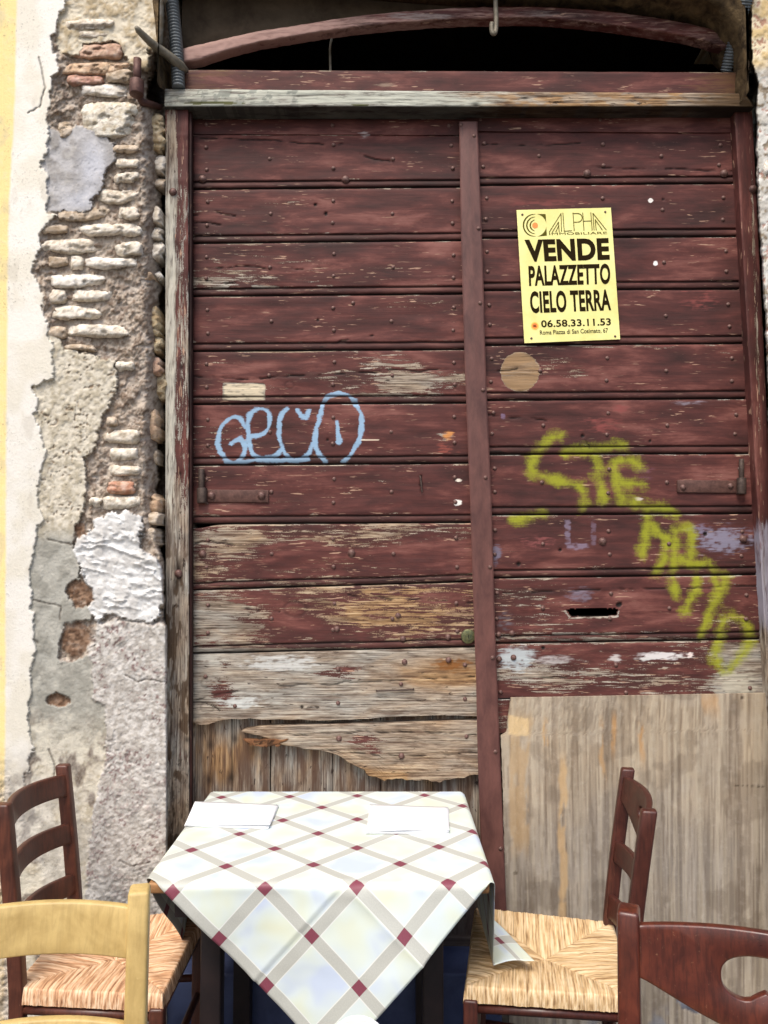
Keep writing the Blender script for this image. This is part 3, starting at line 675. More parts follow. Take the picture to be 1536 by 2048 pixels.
LIME = [[(1123, 873), (1103, 876), (1086, 893), (1067, 920), (1063, 940), (1084, 952), (1130, 964), (1157, 974), (1168, 993), (1164, 1012)], [(1132, 905), (1190, 898), (1246, 893)], [(1190, 916), (1200, 960), (1208, 1000)],
        [(1228, 924), (1262, 921), (1279, 934)], [(1229, 925), (1234, 965), (1243, 1000)], [(1240, 966), (1282, 968)], [(1240, 990), (1262, 1006), (1293, 1013), (1333, 1018), (1352, 1027)], [(1295, 1016), (1293, 1060), (1285, 1108)],
        [(1295, 1045), (1322, 1068), (1347, 1086)], [(1350, 1084), (1354, 1062), (1380, 1060), (1382, 1118)], [(1335, 1075), (1330, 1112), (1312, 1146)], [(1350, 1090), (1346, 1140)], [(1362, 1118), (1385, 1128), (1417, 1128), (1426, 1146)],
        [(1345, 1150), (1352, 1192)], [(1395, 1156), (1384, 1196), (1368, 1226)], [(1428, 1156), (1438, 1184), (1420, 1224), (1401, 1270)], [(1452, 1156), (1438, 1190)], [(1438, 1274), (1446, 1246), (1464, 1232), (1490, 1244), (1500, 1272)],
        [(1434, 1286), (1434, 1326), (1452, 1344), (1476, 1322), (1502, 1284)], [(1085, 1028), (1050, 1036), (1030, 1042)]]
GECO = [catmull(q, 4) if len(q) > 2 else q for q in GECO]
LIME = [catmull(q, 4) if len(q) > 2 else q for q in LIME]
def spray(px, py, sets, w, box_):
    a = np.zeros(px.shape); x0, y0, x1, y1 = box_
    k = (px > x0) & (px < x1) & (py > y0) & (py < y1)
    if not k.any(): return a
    xs, ys = px[k], py[k]; xs = xs + 5 * (fbm(xs / 14, ys / 14, 3, 71) - .5); ys = ys + 5 * (fbm(xs / 14, ys / 14, 3, 72) - .5); d = np.full(xs.shape, 1e9)
    for q in sets: d = np.minimum(d, sdline(xs, ys, q))
    a[k] = np.clip(1 - d / (w * (.7 + .7 * fbm(px[k] / 24, py[k] / 24, 2, 73))), 0, 1); return a

# ------------------------------------------------------------------ planks
NAIL = {}
def nail_mesh(kind):
    if kind not in NAIL:
        r, h = {'s': (.0072, .0055), 'm': (.0098, .0075), 'b': (.0135, .010)}[kind]
        v, f = dome(r, h, 9 if kind == 's' else 12, 3)
        me = bpy.data.meshes.new('nail'); me.from_pydata(v, [], f); me.update(); me.polygons.foreach_set('use_smooth', [True] * len(me.polygons)); me.materials.append(M_nail); NAIL[kind] = me
    return NAIL[kind]
def nail(px, py, Y, parent, kind='s', name='nail', mat=None):
    p = P(px, py, Y); o = bpy.data.objects.new(name, nail_mesh(kind)); COL.objects.link(o)
    o.parent = parent; o.location = tuple(p - ORIG[parent.name]); o.rotation_euler = (0, random.random() * 3, 0)
    return o
def plank(parent, TL, TR, BR_, BL, Y, seed, leaf='', bead=True, bot=None, top=None, lft=None, hole=None, step=2.4, vert=False, thick=.03, mat=None, name='plank', fields_fn=None, relief=1.0, label=None):
    lx = max(abs(TR[0] - TL[0]), abs(BR_[0] - BL[0])); ly = abs(BL[1] - TL[1])
    nu = max(6, int(lx / step))
    if bead and not vert:
        lo = [0, 1, 2, 3.5, 5, 6.5, 8, 9.5, 11, 12, 13, 14.5, 16, 17.5, 19]; m = max(4, int((ly - 19) / step))
        db = np.array(lo + list(np.linspace(19, ly, m)[1:])); fv = 1 - db[::-1] / ly
    else: fv = np.linspace(0, 1, max(5, int(ly / (step if not vert else step * 1.3))))
    U, Vv = np.meshgrid(np.linspace(0, 1, nu), fv)
    xt = TL[0] + (TR[0] - TL[0]) * U; yt = TL[1] + (TR[1] - TL[1]) * U; xb = BL[0] + (BR_[0] - BL[0]) * U; yb = BL[1] + (BR_[1] - BL[1]) * U
    if lft is not None:      # left end moved per row
        sh = lft(Vv[:, :1]); 
        xt = xt + sh * (1 - U); xb = xb + sh * (1 - U)
    if bot is not None: yb = yb + bot(xb)
    if top is not None: yt = yt + top(xt)
    px = xt * (1 - Vv) + xb * Vv; py = yt * (1 - Vv) + yb * Vv
    py = py + 1.2 * (fbm(px / 60, py / 300, 3, seed) - .5)
    db = (1 - Vv) * ly; dt = Vv * ly; dl = U * lx; dr = (1 - U) * lx
    if fields_fn: w, warm, st, darken = fields_fn(px, py)
    else: w, warm, st, darken = fields(px, py, leaf)
    w = w + .10 * (hsh(np.array([seed]), np.array([1]), 3)[0] - .5)
    h = np.zeros(px.shape)
    if bead and not vert:
        gr = np.exp(-((db - 14.5) / 1.8) ** 2); h -= .006 * gr
        x_ = np.clip((db - 7.3) / 5.8, -1, 1); h = np.where(db < 13.2, -.006 + .0065 * np.sqrt(np.clip(1 - x_ ** 2, 0, 1)), h)
        darken = np.maximum(darken, .9 * np.clip(gr, 0, 1)); darken = np.maximum(darken, .97 * sst(4.2, 1.5, db)); darken = np.maximum(darken, .38 * sst(15, 12, db)); darken = np.maximum(darken, .3 * sst(5, 1, dl));  # groove and gap shade put into the colour, bead toned darker too
        w = w + .24 * np.exp(-((db - 18.5) / 2.2) ** 2) * sst(.4, .6, fbm(px / 40, py * 0 + seed, 3, seed))
    w = w + .40 * np.exp(-(dt / 2.4) ** 2) * sst(.3, .6, fbm(px / 50, py * 0 + seed, 3, seed + 1)) + (.12 * np.exp(-(dl / 6) ** 2) if not vert else 0)
    h -= .003 * np.exp(-(dt / 1.5) ** 2) + .003 * np.exp(-(np.minimum(dl, dr) / 1.6) ** 2) * (1 if not vert else .7)
    ww = np.clip((w - .2) * 2.2, 0, 1)
    g = fbm(px / 70, py / 2.6, 3, seed + 3) if not vert else fbm(px / 2.6, py / 70, 3, seed + 3)
    g2 = fbm(px / 120, py / 30, 3, seed + 4)
    h = h - relief * (.0028 * ww * np.abs(g - .5) * 2 + .0006 * g) + .004 * (g2 - .5) * relief - .0045 * darken * (db > 16 if bead else 1)
    at = {'wear': w, 'warm': warm, 'darken': darken, 'spray_blue': spray(px, py, GECO, 6.8, (415, 770, 745, 940)), 'spray_lime': spray(px, py, LIME, 23, (1010, 850, 1536, 1370))}
    drop = None
    if hole is not None:
        cx = (px[:-1, :-1] + px[1:, 1:]) / 2; cy = (py[:-1, :-1] + py[1:, 1:]) / 2; drop = hole(cx, cy)
    vv, F, at, co = slab(P(px, py, Y - h), (0, thick, 0), attrs=at, cols={'stain': st}, drop=drop)
    o = mk(name, vv, F, mat or (M_woodv if vert else M_wood), parent, True, attrs=at, cols=co)
    if label: o['label'] = label
    return o

dl_ = thing('wooden_door', 'left leaf of the dark red plank door, bare weathered planks low down behind the table', 'door', tuple(P(660, 1940, YD)))
LY = [(236, 236), (268, 270), (379, 374), (487, 481), (593, 588), (703, 699), (809, 806), (931, 926), (1048, 1045), (1180, 1163), (1307, 1293), (1442, 1432), (1560, 1566)]
jag = lambda a, s, sd: (lambda x: a * (fbm(x / s, x * 0 + sd, 4, sd) - .5))
planks_l = []
for i in range(12):
    t0, t1 = LY[i], LY[i + 1]
    x1t = 918 + (t0[1] - 243) * .031 + 16; x1b = 918 + (t1[1] - 243) * .031 + 16
    kw = {}
    if i == 8: kw['top'] = lambda x: 7 * np.exp(-((x - 395) / 30) ** 2) ; kw['bot'] = lambda x: 4 * (fbm(x / 40, x * 0, 3, 4) - .5)
    if i == 9: kw['bot'] = jag(3, 60, 5)
    if i == 10: kw['bot'] = lambda x: 9 * np.exp(-((x - 410) / 26) ** 2) - 3 * np.sin(x / 60.) + 3 * (fbm(x / 20, x * 0, 3, 8) - .5)
    if i == 11:
        kw['lft'] = lambda v: 190 * sst(.22, .95, v) + 22 * (fbm(v * 9, v * 0, 3, 3) - .5) - 60 * np.exp(-((v - .1) / .09) ** 2)
        kw['bot'] = lambda x: -16 * np.exp(-((x - 960) / 50) ** 2) - 22 * np.exp(-((x - 640) / 60) ** 2) + 10 * (fbm(x / 16, x * 0, 3, 3) - .5)
        o = plank(dl_, (560 - 16, 1452), (x1t, 1440), (x1b, 1566), (560 - 16, 1556), YD, 40 + i, 'left', bead=False, **kw)
    else:
        o = plank(dl_, (384, t0[0] + 1.5), (x1t, t0[1] + 1.5), (x1b, t1[1]), (384, t1[0]), YD, 40 + i, 'left', bead=(0 < i < 10) , **kw)
    planks_l.append(o)
def studs(planks, Y, rows, xs_fn, big=()):
    for i, o in enumerate(planks):
        for (px, py, k) in rows(i): nail(px, py, Y, o, k)
def rows_l(i):
    t = LY[i][0]; b = LY[i + 1][0]; hgt = b - t; r = []
    sk = (i > 9)
    if i == 0: return [(413, 249, 's'), (665, 251, 's'), (898, 252, 's')]
    if i == 10: return [(411, 1353, 's'), (676, 1338, 's'), (809, 1324, 'm'), (897, 1320, 'm'), (802, 1368, 's'), (676, 1406, 's'), (930, 1398, 's'), (470, 1412, 's'), (930, 1330, 's')]
    if i == 11: return [(678, 1477, 'm'), (933, 1473, 's'), (803, 1512, 'm')]
    for x in (414, 667, 903 + i * 1.2):
        for q in (.24, .66): r.append((x + random.uniform(-2, 2), t + hgt * q + random.uniform(-2, 2) - (3 if x > 600 else 0), 's'))
    for x in (541, 785): r.append((x + random.uniform(-3, 3), t + hgt * .45, 's'))
    if i == 1: r += [(405, 358, 'b'), (691, 359, 'b')]
    if i == 8: r += [(405, 1108, 'b'), (703, 1106, 'b')]
    if i == 9: r += [(796, 1231, 'm'), (674, 1258, 'm'), (806, 1277, 'm'), (896, 1274, 'm')]
    if i == 4: r += [(706, 606, 's')]
    return r
for i, o in enumerate(planks_l):
    for (px, py, k) in rows_l(i): nail(px, py, YD + .0005, o, k)
# splintered end of the broken plank
def f_spl(px, py):
    st = np.zeros(px.shape + (4,)); st[..., :3] = lin((112, 74, 48)); st[..., 3] = .35 + .9 * fbm(px / 12, py / 2.5, 4, 5)
    return 0 * px + 1.2, 0 * px + 1.2, st, .75 * sst(.55, .66, fbm(px / 16, py / 2, 4, 6))
for k, (a_, b_, c_, d_) in enumerate((((486, 1480), (578, 1479), (556, 1493), (500, 1493)),)):
    plank(dl_, a_, b_, c_, d_, YD - .006, 500 + k, bead=False, fields_fn=f_spl, name='splinter', thick=.01, step=2, relief=1.6, top=jag(6, 14, 20 + k), bot=jag(8, 9, 30 + k))

# upright boards seen behind the broken planks
def f_back(px, py):
    w = .85 + .1 * (fbm(px / 30, py / 90, 4, 91) - .5); warm = .35 + 1.4 * (fbm(px / 20, py / 60, 4, 92) - .5)
    st = np.zeros(px.shape + (4,)); st[..., :3] = lin((82, 60, 48)); st[..., 3] = .42 + .6 * (fbm(px / 14, py / 80, 4, 93) - .3)
    k = np.exp(-(((px - 445) / 26) ** 2 + ((py - 1530) / 34) ** 2)) + np.exp(-(((px - 500) / 30) ** 2 + ((py - 1500) / 30) ** 2)); warm = warm + k
    k = sst(1640, 1750, py); st[..., :3] = st[..., :3] * (1 - k[..., None]) + lin((62, 54, 54)) * k[..., None]; st[..., 3] = np.clip(st[..., 3] + k * .5, 0, 1)  # shade below table height put into the boards' colour
    d = np.zeros(px.shape)
    for (cx, cy) in ((470, 1478), (420, 1490), (462, 1556), (418, 1560)): d = np.maximum(d, .7 * np.exp(-(((px - cx) / 7) ** 2 + ((py - cy) / 11) ** 2)))
    return w, warm, st, d
for i, (a, b) in enumerate(((386, 463), (465, 539), (542, 664), (666, 760), (762, 865), (867, 975))):
    plank(dl_, (a, 1425), (b, 1425), (b + 2, 1872), (a, 1872), YD + .034, 70 + i, bead=False, vert=True, fields_fn=f_back, name='backing_board', thick=.02, step=3)
for i, (a, b) in enumerate(((1876, 1946), )):
    plank(dl_, (400, a), (975, a - 4), (975, b), (400, b), YD + .02, 90 + i, bead=False, fields_fn=f_back, name='bottom_rail', step=3)

dr_ = thing('wooden_door', 'right leaf of the dark red plank door, carrying the yellow for sale poster', 'door', tuple(P(1240, 1940, YD)))
RY = [(226, 226), (262, 265), (371, 367), (477, 473), (581, 578), (691, 687), (801, 797), (909, 907), (1030, 1027), (1156, 1149), (1287, 1278), (1397, 1386)]
rx_ = lambda y: 1467 + (y - 226) * .0585
planks_r = []
slot = [(1131, 1218), (1180, 1216), (1236, 1217), (1234, 1231), (1180, 1233), (1142, 1232)]
for i in range(11):
    t0, t1 = RY[i], RY[i + 1]; xl0 = 945 + (t0[0] - 243) * .029; xl1 = 945 + (t1[0] - 243) * .029
    if i == 0: xl0 = 931; xl1 = 933
    kw = {}
    if i == 9: kw['hole'] = lambda x, y: sdpoly(x + 2 * (fbm(x / 5, y / 5, 2, 2) - .5), y + 2 * (fbm(x / 5, y / 5, 2, 3) - .5), slot) > 0
    if i == 10: kw['bot'] = lambda x: 2 * (fbm(x / 30, x * 0, 3, 4) - .5)
    planks_r.append(plank(dr_, (xl0, t0[0] + 1.5), (rx_(t0[1]), t0[1] + 1.5), (rx_(t1[1]), t1[1]), (xl1, t1[0]), YD + (.0 if i else -.004), 140 + i, 'right', bead=(0 < i < 10), **kw))
def rows_r(i):
    t = RY[i][0]; b = RY[i + 1][0]; hgt = b - t; e = rx_(t) - 30; x0 = 963 + i * 3.3
    if i == 0: return [(961, 241, 's'), (1200, 241, 's'), (1436, 242, 's')]
    if i == 10: return [(998, 1318, 'm'), (1027, 1315, 'm'), (1001, 1384, 's'), (1232, 1330, 's'), (1252, 1385, 's'), (1500, 1376, 's')]
    r = []
    for x in (x0 + 2, 1203 + i * 2, e):
        for q in (.25, .64): r.append((x + random.uniform(-2, 2), t + hgt * q + random.uniform(-3, 2), 's'))
    for x in (1078 + i, 1322 + i * 2): r.append((x + random.uniform(-3, 3), t + hgt * .46, 's'))
    r = [q for q in r if not (1035 < q[0] < 1245 and 415 < q[1] < 690)]
    if i == 1: r += [(1174, 347, 'b'), (1448, 347, 'b')]
    if i == 8: r += [(1205, 1083, 'b'), (1486, 1078, 'b')]
    if i == 9: r += [(997, 1269, 'm'), (1024, 1266, 'm')]
    return r
for i, o in enumerate(planks_r):
    for (px, py, k) in rows_r(i): nail(px, py, YD + .0005, o, k)
plank(dr_, (986, 1398), (1022, 1398), (1018, 1466), (986, 1466), YD + .002, 171, 'right', bead=False, name='plank', bot=lambda x: 3 * (fbm(x / 6, x * 0, 3, 2) - .5))
v, f = join([box(*[float(q) for q in (P(1000, 1500, YD)[0], P(1536, 1500, YD)[0])], YD + .034, YD + .05, .2, 1.3)])
mk('backing_board', v, f, M_dark, dr_)

# plywood patch, nailed over the lower part of the right leaf
U, Vv = np.meshgrid(np.linspace(0, 1, 190), np.linspace(0, 1, 230))
lx0 = np.interp(Vv, [0, .045, .10, .11, 1], [1022, 1018, 1014, 1002, 1020]); px = lx0 * (1 - U) + 1566 * U; py = 1396 - 10 * U + Vv * 690
px = px + 3 * (fbm(py / 8, py * 0, 3, 5) - .5) * (U < .01)
s1 = fbm(px / 7, py / 260, 4, 201); s2 = fbm(px / 2.2, py / 120, 3, 202); s3 = fbm(px / 60, py / 90, 4, 203); s4 = fbm(px / 26, py / 400, 3, 204)
c = two((134, 120, 104), (176, 162, 142), s1 * .6 + s4 * .4, .30, .60)
c = lay(c, sst(.45, .62, s3) * .55, two((146, 128, 106), (182, 164, 138), s1))
c = lay(c, sst(1480, 1750, py) * .45, two((116, 112, 108), (150, 146, 142), s1))
c = lay(c, sst(.56, .66, s2) * .4, lin((100, 84, 68)) + 0 * c)
c = lay(c, sst(.50, .58, fbm(px / 5, py / 320, 3, 206)) * .3, lin((196, 184, 162)) + 0 * c)
st_r = sst(.57, .66, fbm(px / 46, py / 60, 4, 207)); c = lay(c, st_r * .35, lin((104, 90, 76)) + 0 * c)
def strip(cx, hw, y0, y1, rgb, a):
    m = sst(hw + 2, hw - 3, np.abs(px - cx + 10 * (fbm(py / 60, py * 0 + cx, 4, 33) - .5) * 1.5)) * sst(y0 - 20, y0 + 20, py) * sst(y1 + 30, y1 - 30, py) * sst(.30, .48, fbm(px / 12, py / 40, 4, 44)); return m * a
for q in ((1042, 20, 1430, 1700, (178, 150, 112), .7), (1126, 8, 1515, 1860, (196, 164, 120), .75), (1088, 5, 1440, 1500, (190, 150, 96), .8), (1230, 5, 1430, 1500, (186, 142, 90), .7), (1204, 5, 1440, 1560, (180, 142, 96), .7),
          (1285, 6, 1450, 1520, (188, 142, 88), .7), (1420, 18, 1390, 1420, (190, 150, 104), .7)):
    c = lay(c, strip(*q[:5], q[5]), lin(q[4]) + 0 * c)
c = lay(c, .8 * sst(-2, 2, sdpoly(px + 6 * (s3 - .5), py + 9 * (s1 - .5), [(1018, 1430), (1056, 1438), (1056, 1472), (1018, 1470)])), lin((214, 186, 140)) + 0 * c)
tear = sst(-3, 3, sdpoly(px + 16 * (fbm(px / 10, py / 10, 4, 8) - .5), py + 20 * (fbm(px / 14, py / 14, 4, 9) - .5), [(1320, 1938), (1390, 1950), (1424, 1990), (1402, 2030), (1360, 2012), (1340, 1970)]))
tear = np.maximum(tear, sst(-3, 3, sdpoly(px + 12 * (fbm(px / 10, py / 10, 4, 18) - .5), py, [(1460, 2000), (1478, 2000), (1476, 2044), (1464, 2040)])))
tear = np.maximum(tear, sst(2000, 2040, py) * sst(.5, .6, s3) * .6)
c = lay(c, tear * .85, two((60, 66, 84), (128, 136, 150), s3, .4, .6))
c = lay(c, sst(5, 3, np.hypot(px - 1031, py - 1746)) * .8, lin((90, 78, 64)) + 0 * c); c = lay(c, sst(5, 3, np.hypot(px - 1484, py - 1395)) * .8, lin((60, 44, 36)) + 0 * c)
c = lay(c, sst(3, 1, sdline(px, py, [(1470, 1571), (1500, 1572), (1526, 1573)])) * sst(.4, .6, s2) * .8, lin((70, 56, 46)) + 0 * c)
h = .003 * (s3 - .5) * 2 + .0022 * (s1 - .5) - .002 * tear - .0012 * sst(.56, .66, s2)
vv, F, at, co = slab(P(px, py, YD - .016 - h), (0, .008, 0), cols={'Col': np.concatenate([np.clip(c * .90, 0, 1), np.ones(c.shape[:2] + (1,))], -1)})
o = mk('plywood_panel', vv, F, M_ply, dr_, True, cols=co); o['label'] = 'grey weathered plywood sheet'

# cover strip down the middle
ys_ = np.linspace(243, 1900, 60)
lx = np.interp(ys_, [243, 500, 750, 1000, 1250, 1350, 1500, 1650, 1900], [918, 922.5, 930, 940, 948, 952, 955, 960, 972])
rx = np.interp(ys_, [243, 500, 750, 1000, 1250, 1400, 1550, 1800, 1900], [955, 965, 972, 983, 990, 996, 1002, 1012, 1018])
V = []; 
prof = [(0, .026), (0, .003), (.06, 0), (.5, -.001), (.94, 0), (1, .003), (1, .026)]
for i, y in enumerate(ys_):
    for u, dd in prof: V.append(tuple(P(lx[i] * (1 - u) + rx[i] * u, y, YD - .026 + dd + .002 * (vn(i * .15, 0, 4) - .5))))
n = len(prof); F = [(j * n + i, (j + 1) * n + i, (j + 1) * n + i + 1, j * n + i + 1) for j in range(len(ys_) - 1) for i in range(n - 1)]
F += [tuple(range(n)), tuple((len(ys_) - 1) * n + k for k in range(n))[::-1]]
cs = mk('cover_strip', V, F, M_strip, dl_)
for (x, y) in ((948, 272), (957, 457), (960, 606), (966, 780), (971, 955), (980, 1134), (985, 1315), (991, 1503), (1001, 1697), (922, 250)):
    nail(x, y, YD - .0255, cs, 's')
# hinges, latch cylinder, staple
def strap(parent, x0, y0, x1, y1, kx0, kx1, ky0, ky1, bolts, extra=None):
    pts = [P(x, y, YD - .006) for x, y in ((x0, y0), (x1, y0 + 1), (x1, y1), (x0, y1 - 1))]
    V = [tuple(p) for p in pts] + [tuple(p + np.array([0, .008, 0])) for p in pts]
    o = bevel(mk('strap_hinge', V, [(3, 2, 1, 0), (4, 5, 6, 7), (0, 1, 5, 4), (1, 2, 6, 5), (2, 3, 7, 6), (3, 0, 4, 7)], M_iron, parent), .0015)
    c0 = P((kx0 + kx1) / 2, ky0, YD - .012); c1 = P((kx0 + kx1) / 2, ky1, YD - .012); r = (kx1 - kx0) / 2 * 2.5 / FPX
    v, f = tube([c0, c1], r, 12); bevel(mk('hinge_knuckle', v, f, M_darkiron, o), .001)
    if extra:
        e0 = P(extra[0], extra[1], YD - .012); e1 = P(extra[0], extra[2], YD - .012); v, f = tube([e0, e1], extra[3] * 2.5 / FPX, 12); bevel(mk('hinge_pin', v, f, M_darkiron, o), .001)
    for b in bolts: nail(*b, YD - .0058, o, 'b' if b[1] > 980 else 'm', 'bolt')
strap(planks_l[7], 408, 979, 537, 1005, 394, 414, 976, 1006, [(423, 991), (523, 991)], (403, 938, 976, 6))
strap(planks_r[7], 1355, 960, 1480, 986, 1474, 1492, 956, 988, [(1366, 975), (1461, 972)], (1483, 918, 956, 5))
c0 = P(937, 1273, YD - .012); v, f = tube([c0 + np.array([0, .015, 0]), c0 + np.array([0, .0, 0])], .0235, 22); lk = bevel(mk('lock_cylinder', v, f, M_brass, planks_l[9]), .003)
v, f = tube([c0 + np.array([0, .001, 0]), c0 + np.array([0, -.004, 0])], .011, 16); mk('key_barrel', v, f, M_brass, lk)
v, f = box(*(float(a) for a in (c0[0] - .0012, c0[0] + .0012, c0[1] - .0046, c0[1] - .0036, c0[2] - .006, c0[2] + .006))); mk('keyhole', v, f, M_dark, lk)
stp = [P(753, 1381, YD), P(754, 1382, YD - .008), P(826, 1379, YD - .008), P(827, 1378, YD)]
v, f = tube(stp, .0028, 6); mk('staple', v, f, M_darkiron, planks_l[10])
v, f = tube([P(840, 952, YD), P(841, 956, YD - .012), P(844, 984, YD - .012)], .0025, 6); mk('bent_nail', v, f, M_darkiron, planks_l[7])

# ------------------------------------------------------------------ door frame
fr = thing('door_frame', 'peeling timber frame round the old red door, with lintel beam and curved fanlight rail', 'door frame', tuple(P(768, 1940, YJ)))
def f_jamb(px, py):
    red = sst(-3, 3, px - (352 + 5 * (fbm(py / 60, py * 0, 3, 5) - .5) * 2)); up = sst(1180, 950, py)
    w = .38 + .5 * (1 - red) * sst(120, 420, py) + .10 * red; w = w * up + (1 - up) * (.78 + .4 * (fbm(px / 10, py / 50, 4, 7) - .5))
    w = w - .26 * sst(420, 260, py) * red
    warm = .12 + .2 * (1 - up) + .2 * sst(400, 200, py); st = np.zeros(px.shape + (4,)); st[..., :3] = lin((196, 192, 178)); st[..., 3] = (1 - red) * sst(330, 420, py) * up * .62
    k = (1 - up) * sst(.46, .6, fbm(px / 12, py / 50, 4, 8)); st[..., :3][up < .5] = lin((80, 62, 46)); st[..., 3] = np.maximum(st[..., 3], k * .75)
    d = np.zeros(px.shape)
    for (cx, cy, rx, ry, a) in ((357, 1145, 7, 26, .95), (352, 1165, 6, 14, .8), (363, 830 - 95, 3, 5, .8), (360, 948, 3, 4, .8), (356, 1135, 12, 8, .6), (374, 1480, 5, 6, .8)): d = np.maximum(d, a * np.exp(-(((px - cx) / rx) ** 2 + ((py - cy) / ry) ** 2)))
    d = np.maximum(d, .5 * sst(.6, .68, fbm(px / 3, py / 9, 4, 9)) * sst(1300, 1600, py)); d = np.maximum(d, .6 * sst(1560, 1700, py) * sst(.45, .55, fbm(px / 6, py / 20, 4, 19)))
    return w, warm, st, d
jl = plank(fr, (331, 214), (376, 214), (378, 1950), (331, 1950), YJ, 301, bead=False, vert=True, fields_fn=f_jamb, name='jamb', thick=.12, step=2.2, relief=1.6)
nail(346, 384, YJ, jl, 'b', 'bolt'); nail(357, 1147, YJ + .004, jl, 'b', 'bolt')
plank(fr, (377.5, 222), (383, 222), (383, 1950), (379.5, 1950), YJ + .006, 302, bead=False, vert=True, fields_fn=lambda x, y: (0 * x + .2, 0 * x + .2, np.zeros(x.shape + (4,)), 0 * x + .75), name='rebate', thick=.02, step=2.4)  # strip darkened all over, painting the shadow gap beside the jamb
def f_jr(px, py):
    w = .12 + .3 * np.exp(-((px - (1500 + (py - 226) * .03)) / 5) ** 2) + .25 * sst(1000, 1150, py); st = np.zeros(px.shape + (4,)); st[..., :3] = lin((150, 146, 158)); st[..., 3] = .7 * sst(1000, 1080, py) * sst(1330, 1200, py)
    return w, 0 * px + .3, st, 0 * px
def quadx(y): return 1469 + (y - 226) * .0585, np.interp(y, [200, 226, 400, 700, 900, 1300, 2000], [1504, 1504, 1512, 1528, 1538, 1560, 1580])
for (y0, y1) in ((216, 700), (700, 1300), (1300, 1950)):
    a0, b0 = quadx(y0); a1_, b1 = quadx(y1)
    if y0 == 216:
        jr = plank(fr, (a0, y0), (b0, y0), (quadx(1950)[0], 1950), (quadx(1950)[1], 1950)[::1] and (0, 0), YJ, 0, bead=False) if False else None
U0 = None
jr = plank(fr, (quadx(216)[0], 216), (1504, 216), (1588, 1950), (quadx(1950)[0], 1950), YJ + .012, 303, bead=False, vert=True, fields_fn=f_jr, name='jamb', thick=.1, step=2.6)
nail(1506, 378, YJ + .012, jr, 'b', 'bolt')
def f_tr(px, py):
    w = .95 + 0 * px; warm = sst(800, 1000, px) * .55 + .5 * sst(.5, .6, fbm(px / 30, py / 6, 3, 3)) * sst(900, 1000, px) - .1
    st = np.zeros(px.shape + (4,)); k = sst(.5, .6, fbm(px / 12, py / 8, 4, 12)) * sst(700, 500, px); st[..., :3] = lin((186, 188, 174)); st[..., 3] = .62 * sst(1150, 900, px) ; kk = k > .5; st[..., :3][kk] = lin((142, 146, 136)); st[..., 3] = np.maximum(st[..., 3], k * .7)
    m = blob(px, py, 430, 206, 120, 8, .8) + blob(px, py, 720, 210, 30, 5, .9); kk = m > st[..., 3]; st[..., :3][kk] = lin((86, 88, 50)); st[..., 3] = np.where(kk, m, st[..., 3])
    k2 = sst(1250, 1480, px); st[..., :3][k2 > .3] = lin((82, 64, 44)); st[..., 3] = np.maximum(st[..., 3], k2 * .72)
    d = blob(px, py, 952, 211, 10, 5, .9) + blob(px, py, 1050, 197, 8, 3, .6) + blob(px, py, 375, 206, 22, 4, .5); d = np.maximum(d, .85 * sst(211.5, 214, py)); return w, warm, st, d  # bottom edge row darkened: shade under the beam put into the colour
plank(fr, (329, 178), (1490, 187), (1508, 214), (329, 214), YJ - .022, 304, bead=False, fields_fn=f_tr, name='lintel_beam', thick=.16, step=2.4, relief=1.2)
# top face of the beam sits behind; the red rail above it
def f_rail(px, py):
    w = .16 + .3 * np.exp(-((py - 186) / 3) ** 2) * sst(700, 500, px) + 0 * px; warm = 0 * px + .3; st = np.zeros(px.shape + (4,)); st[..., :3] = lin((100, 72, 48))
    st[..., 3] = .75 * sst(700, 380, px) * (.5 + .6 * (fbm(px / 30, py / 8, 4, 77) - .2)) + .7 * sst(1250, 1500, px)
    k = blob(px, py, 770, 170, 30, 10, .55) * 1.0; kk = k > st[..., 3]; st[..., :3][kk] = lin((150, 130, 112)); st[..., 3] = np.where(kk, k, st[..., 3]); return w, warm, st, 0 * px
plank(fr, (368, 140), (1478, 145), (1478, 190), (368, 186), YJ - .002, 305, bead=False, fields_fn=f_rail, name='transom_rail', thick=.1, step=2.4, relief=.6)
# curved fanlight rail
top = catmull([(362, 98), (420, 84), (500, 66), (600, 50), (700, 34), (800, 24), (900, 17), (985, 14), (1080, 14), (1180, 20), (1280, 31), (1380, 48), (1470, 72)], 8)
bot = catmull([(364, 126), (400, 120), (420, 113), (500, 90), (600, 72), (700, 57), (800, 47), (900, 40), (985, 38), (1080, 38), (1180, 46), (1280, 59), (1380, 76), (1472, 102)], 8)
def resample(q, n):
    q = np.array(q); s = np.r_[0, np.cumsum(np.hypot(*np.diff(q, axis=0).T))]; t = np.linspace(0, s[-1], n); return np.stack([np.interp(t, s, q[:, 0]), np.interp(t, s, q[:, 1])], -1)
tt, bb = resample(top, 420), resample(bot, 420)
m = 12; fv = np.linspace(0, 1, m)[:, None]
px = tt[None, :, 0] * (1 - fv) + bb[None, :, 0] * fv; py = tt[None, :, 1] * (1 - fv) + bb[None, :, 1] * fv
py = py + 2.2 * (fbm(px / 14, py / 14, 3, 6) - .5)
w = .24 + .34 * np.exp(-((fv - 0) / .16) ** 2) * sst(800, 500, px) + .3 * np.exp(-((fv - 1) / .1) ** 2) * sst(560, 380, px)
st = np.zeros(px.shape + (4,)); st[..., :3] = lin((164, 132, 122)); st[..., 3] = .45 * sst(1100, 300, px) + .42
k = blob(px, py, 830, 32, 120, 12, .75) + blob(px, py, 1080, 26, 90, 14, .5); kk = k > st[..., 3]; st[..., :3][kk] = lin((150, 136, 130)); st[..., 3] = np.where(kk, k, st[..., 3])
h = .004 * (fbm(px / 9, py / 9, 3, 3) - .5) - .006 * np.exp(-(fv / .08) ** 2) - .006 * np.exp(-((1 - fv) / .08) ** 2)
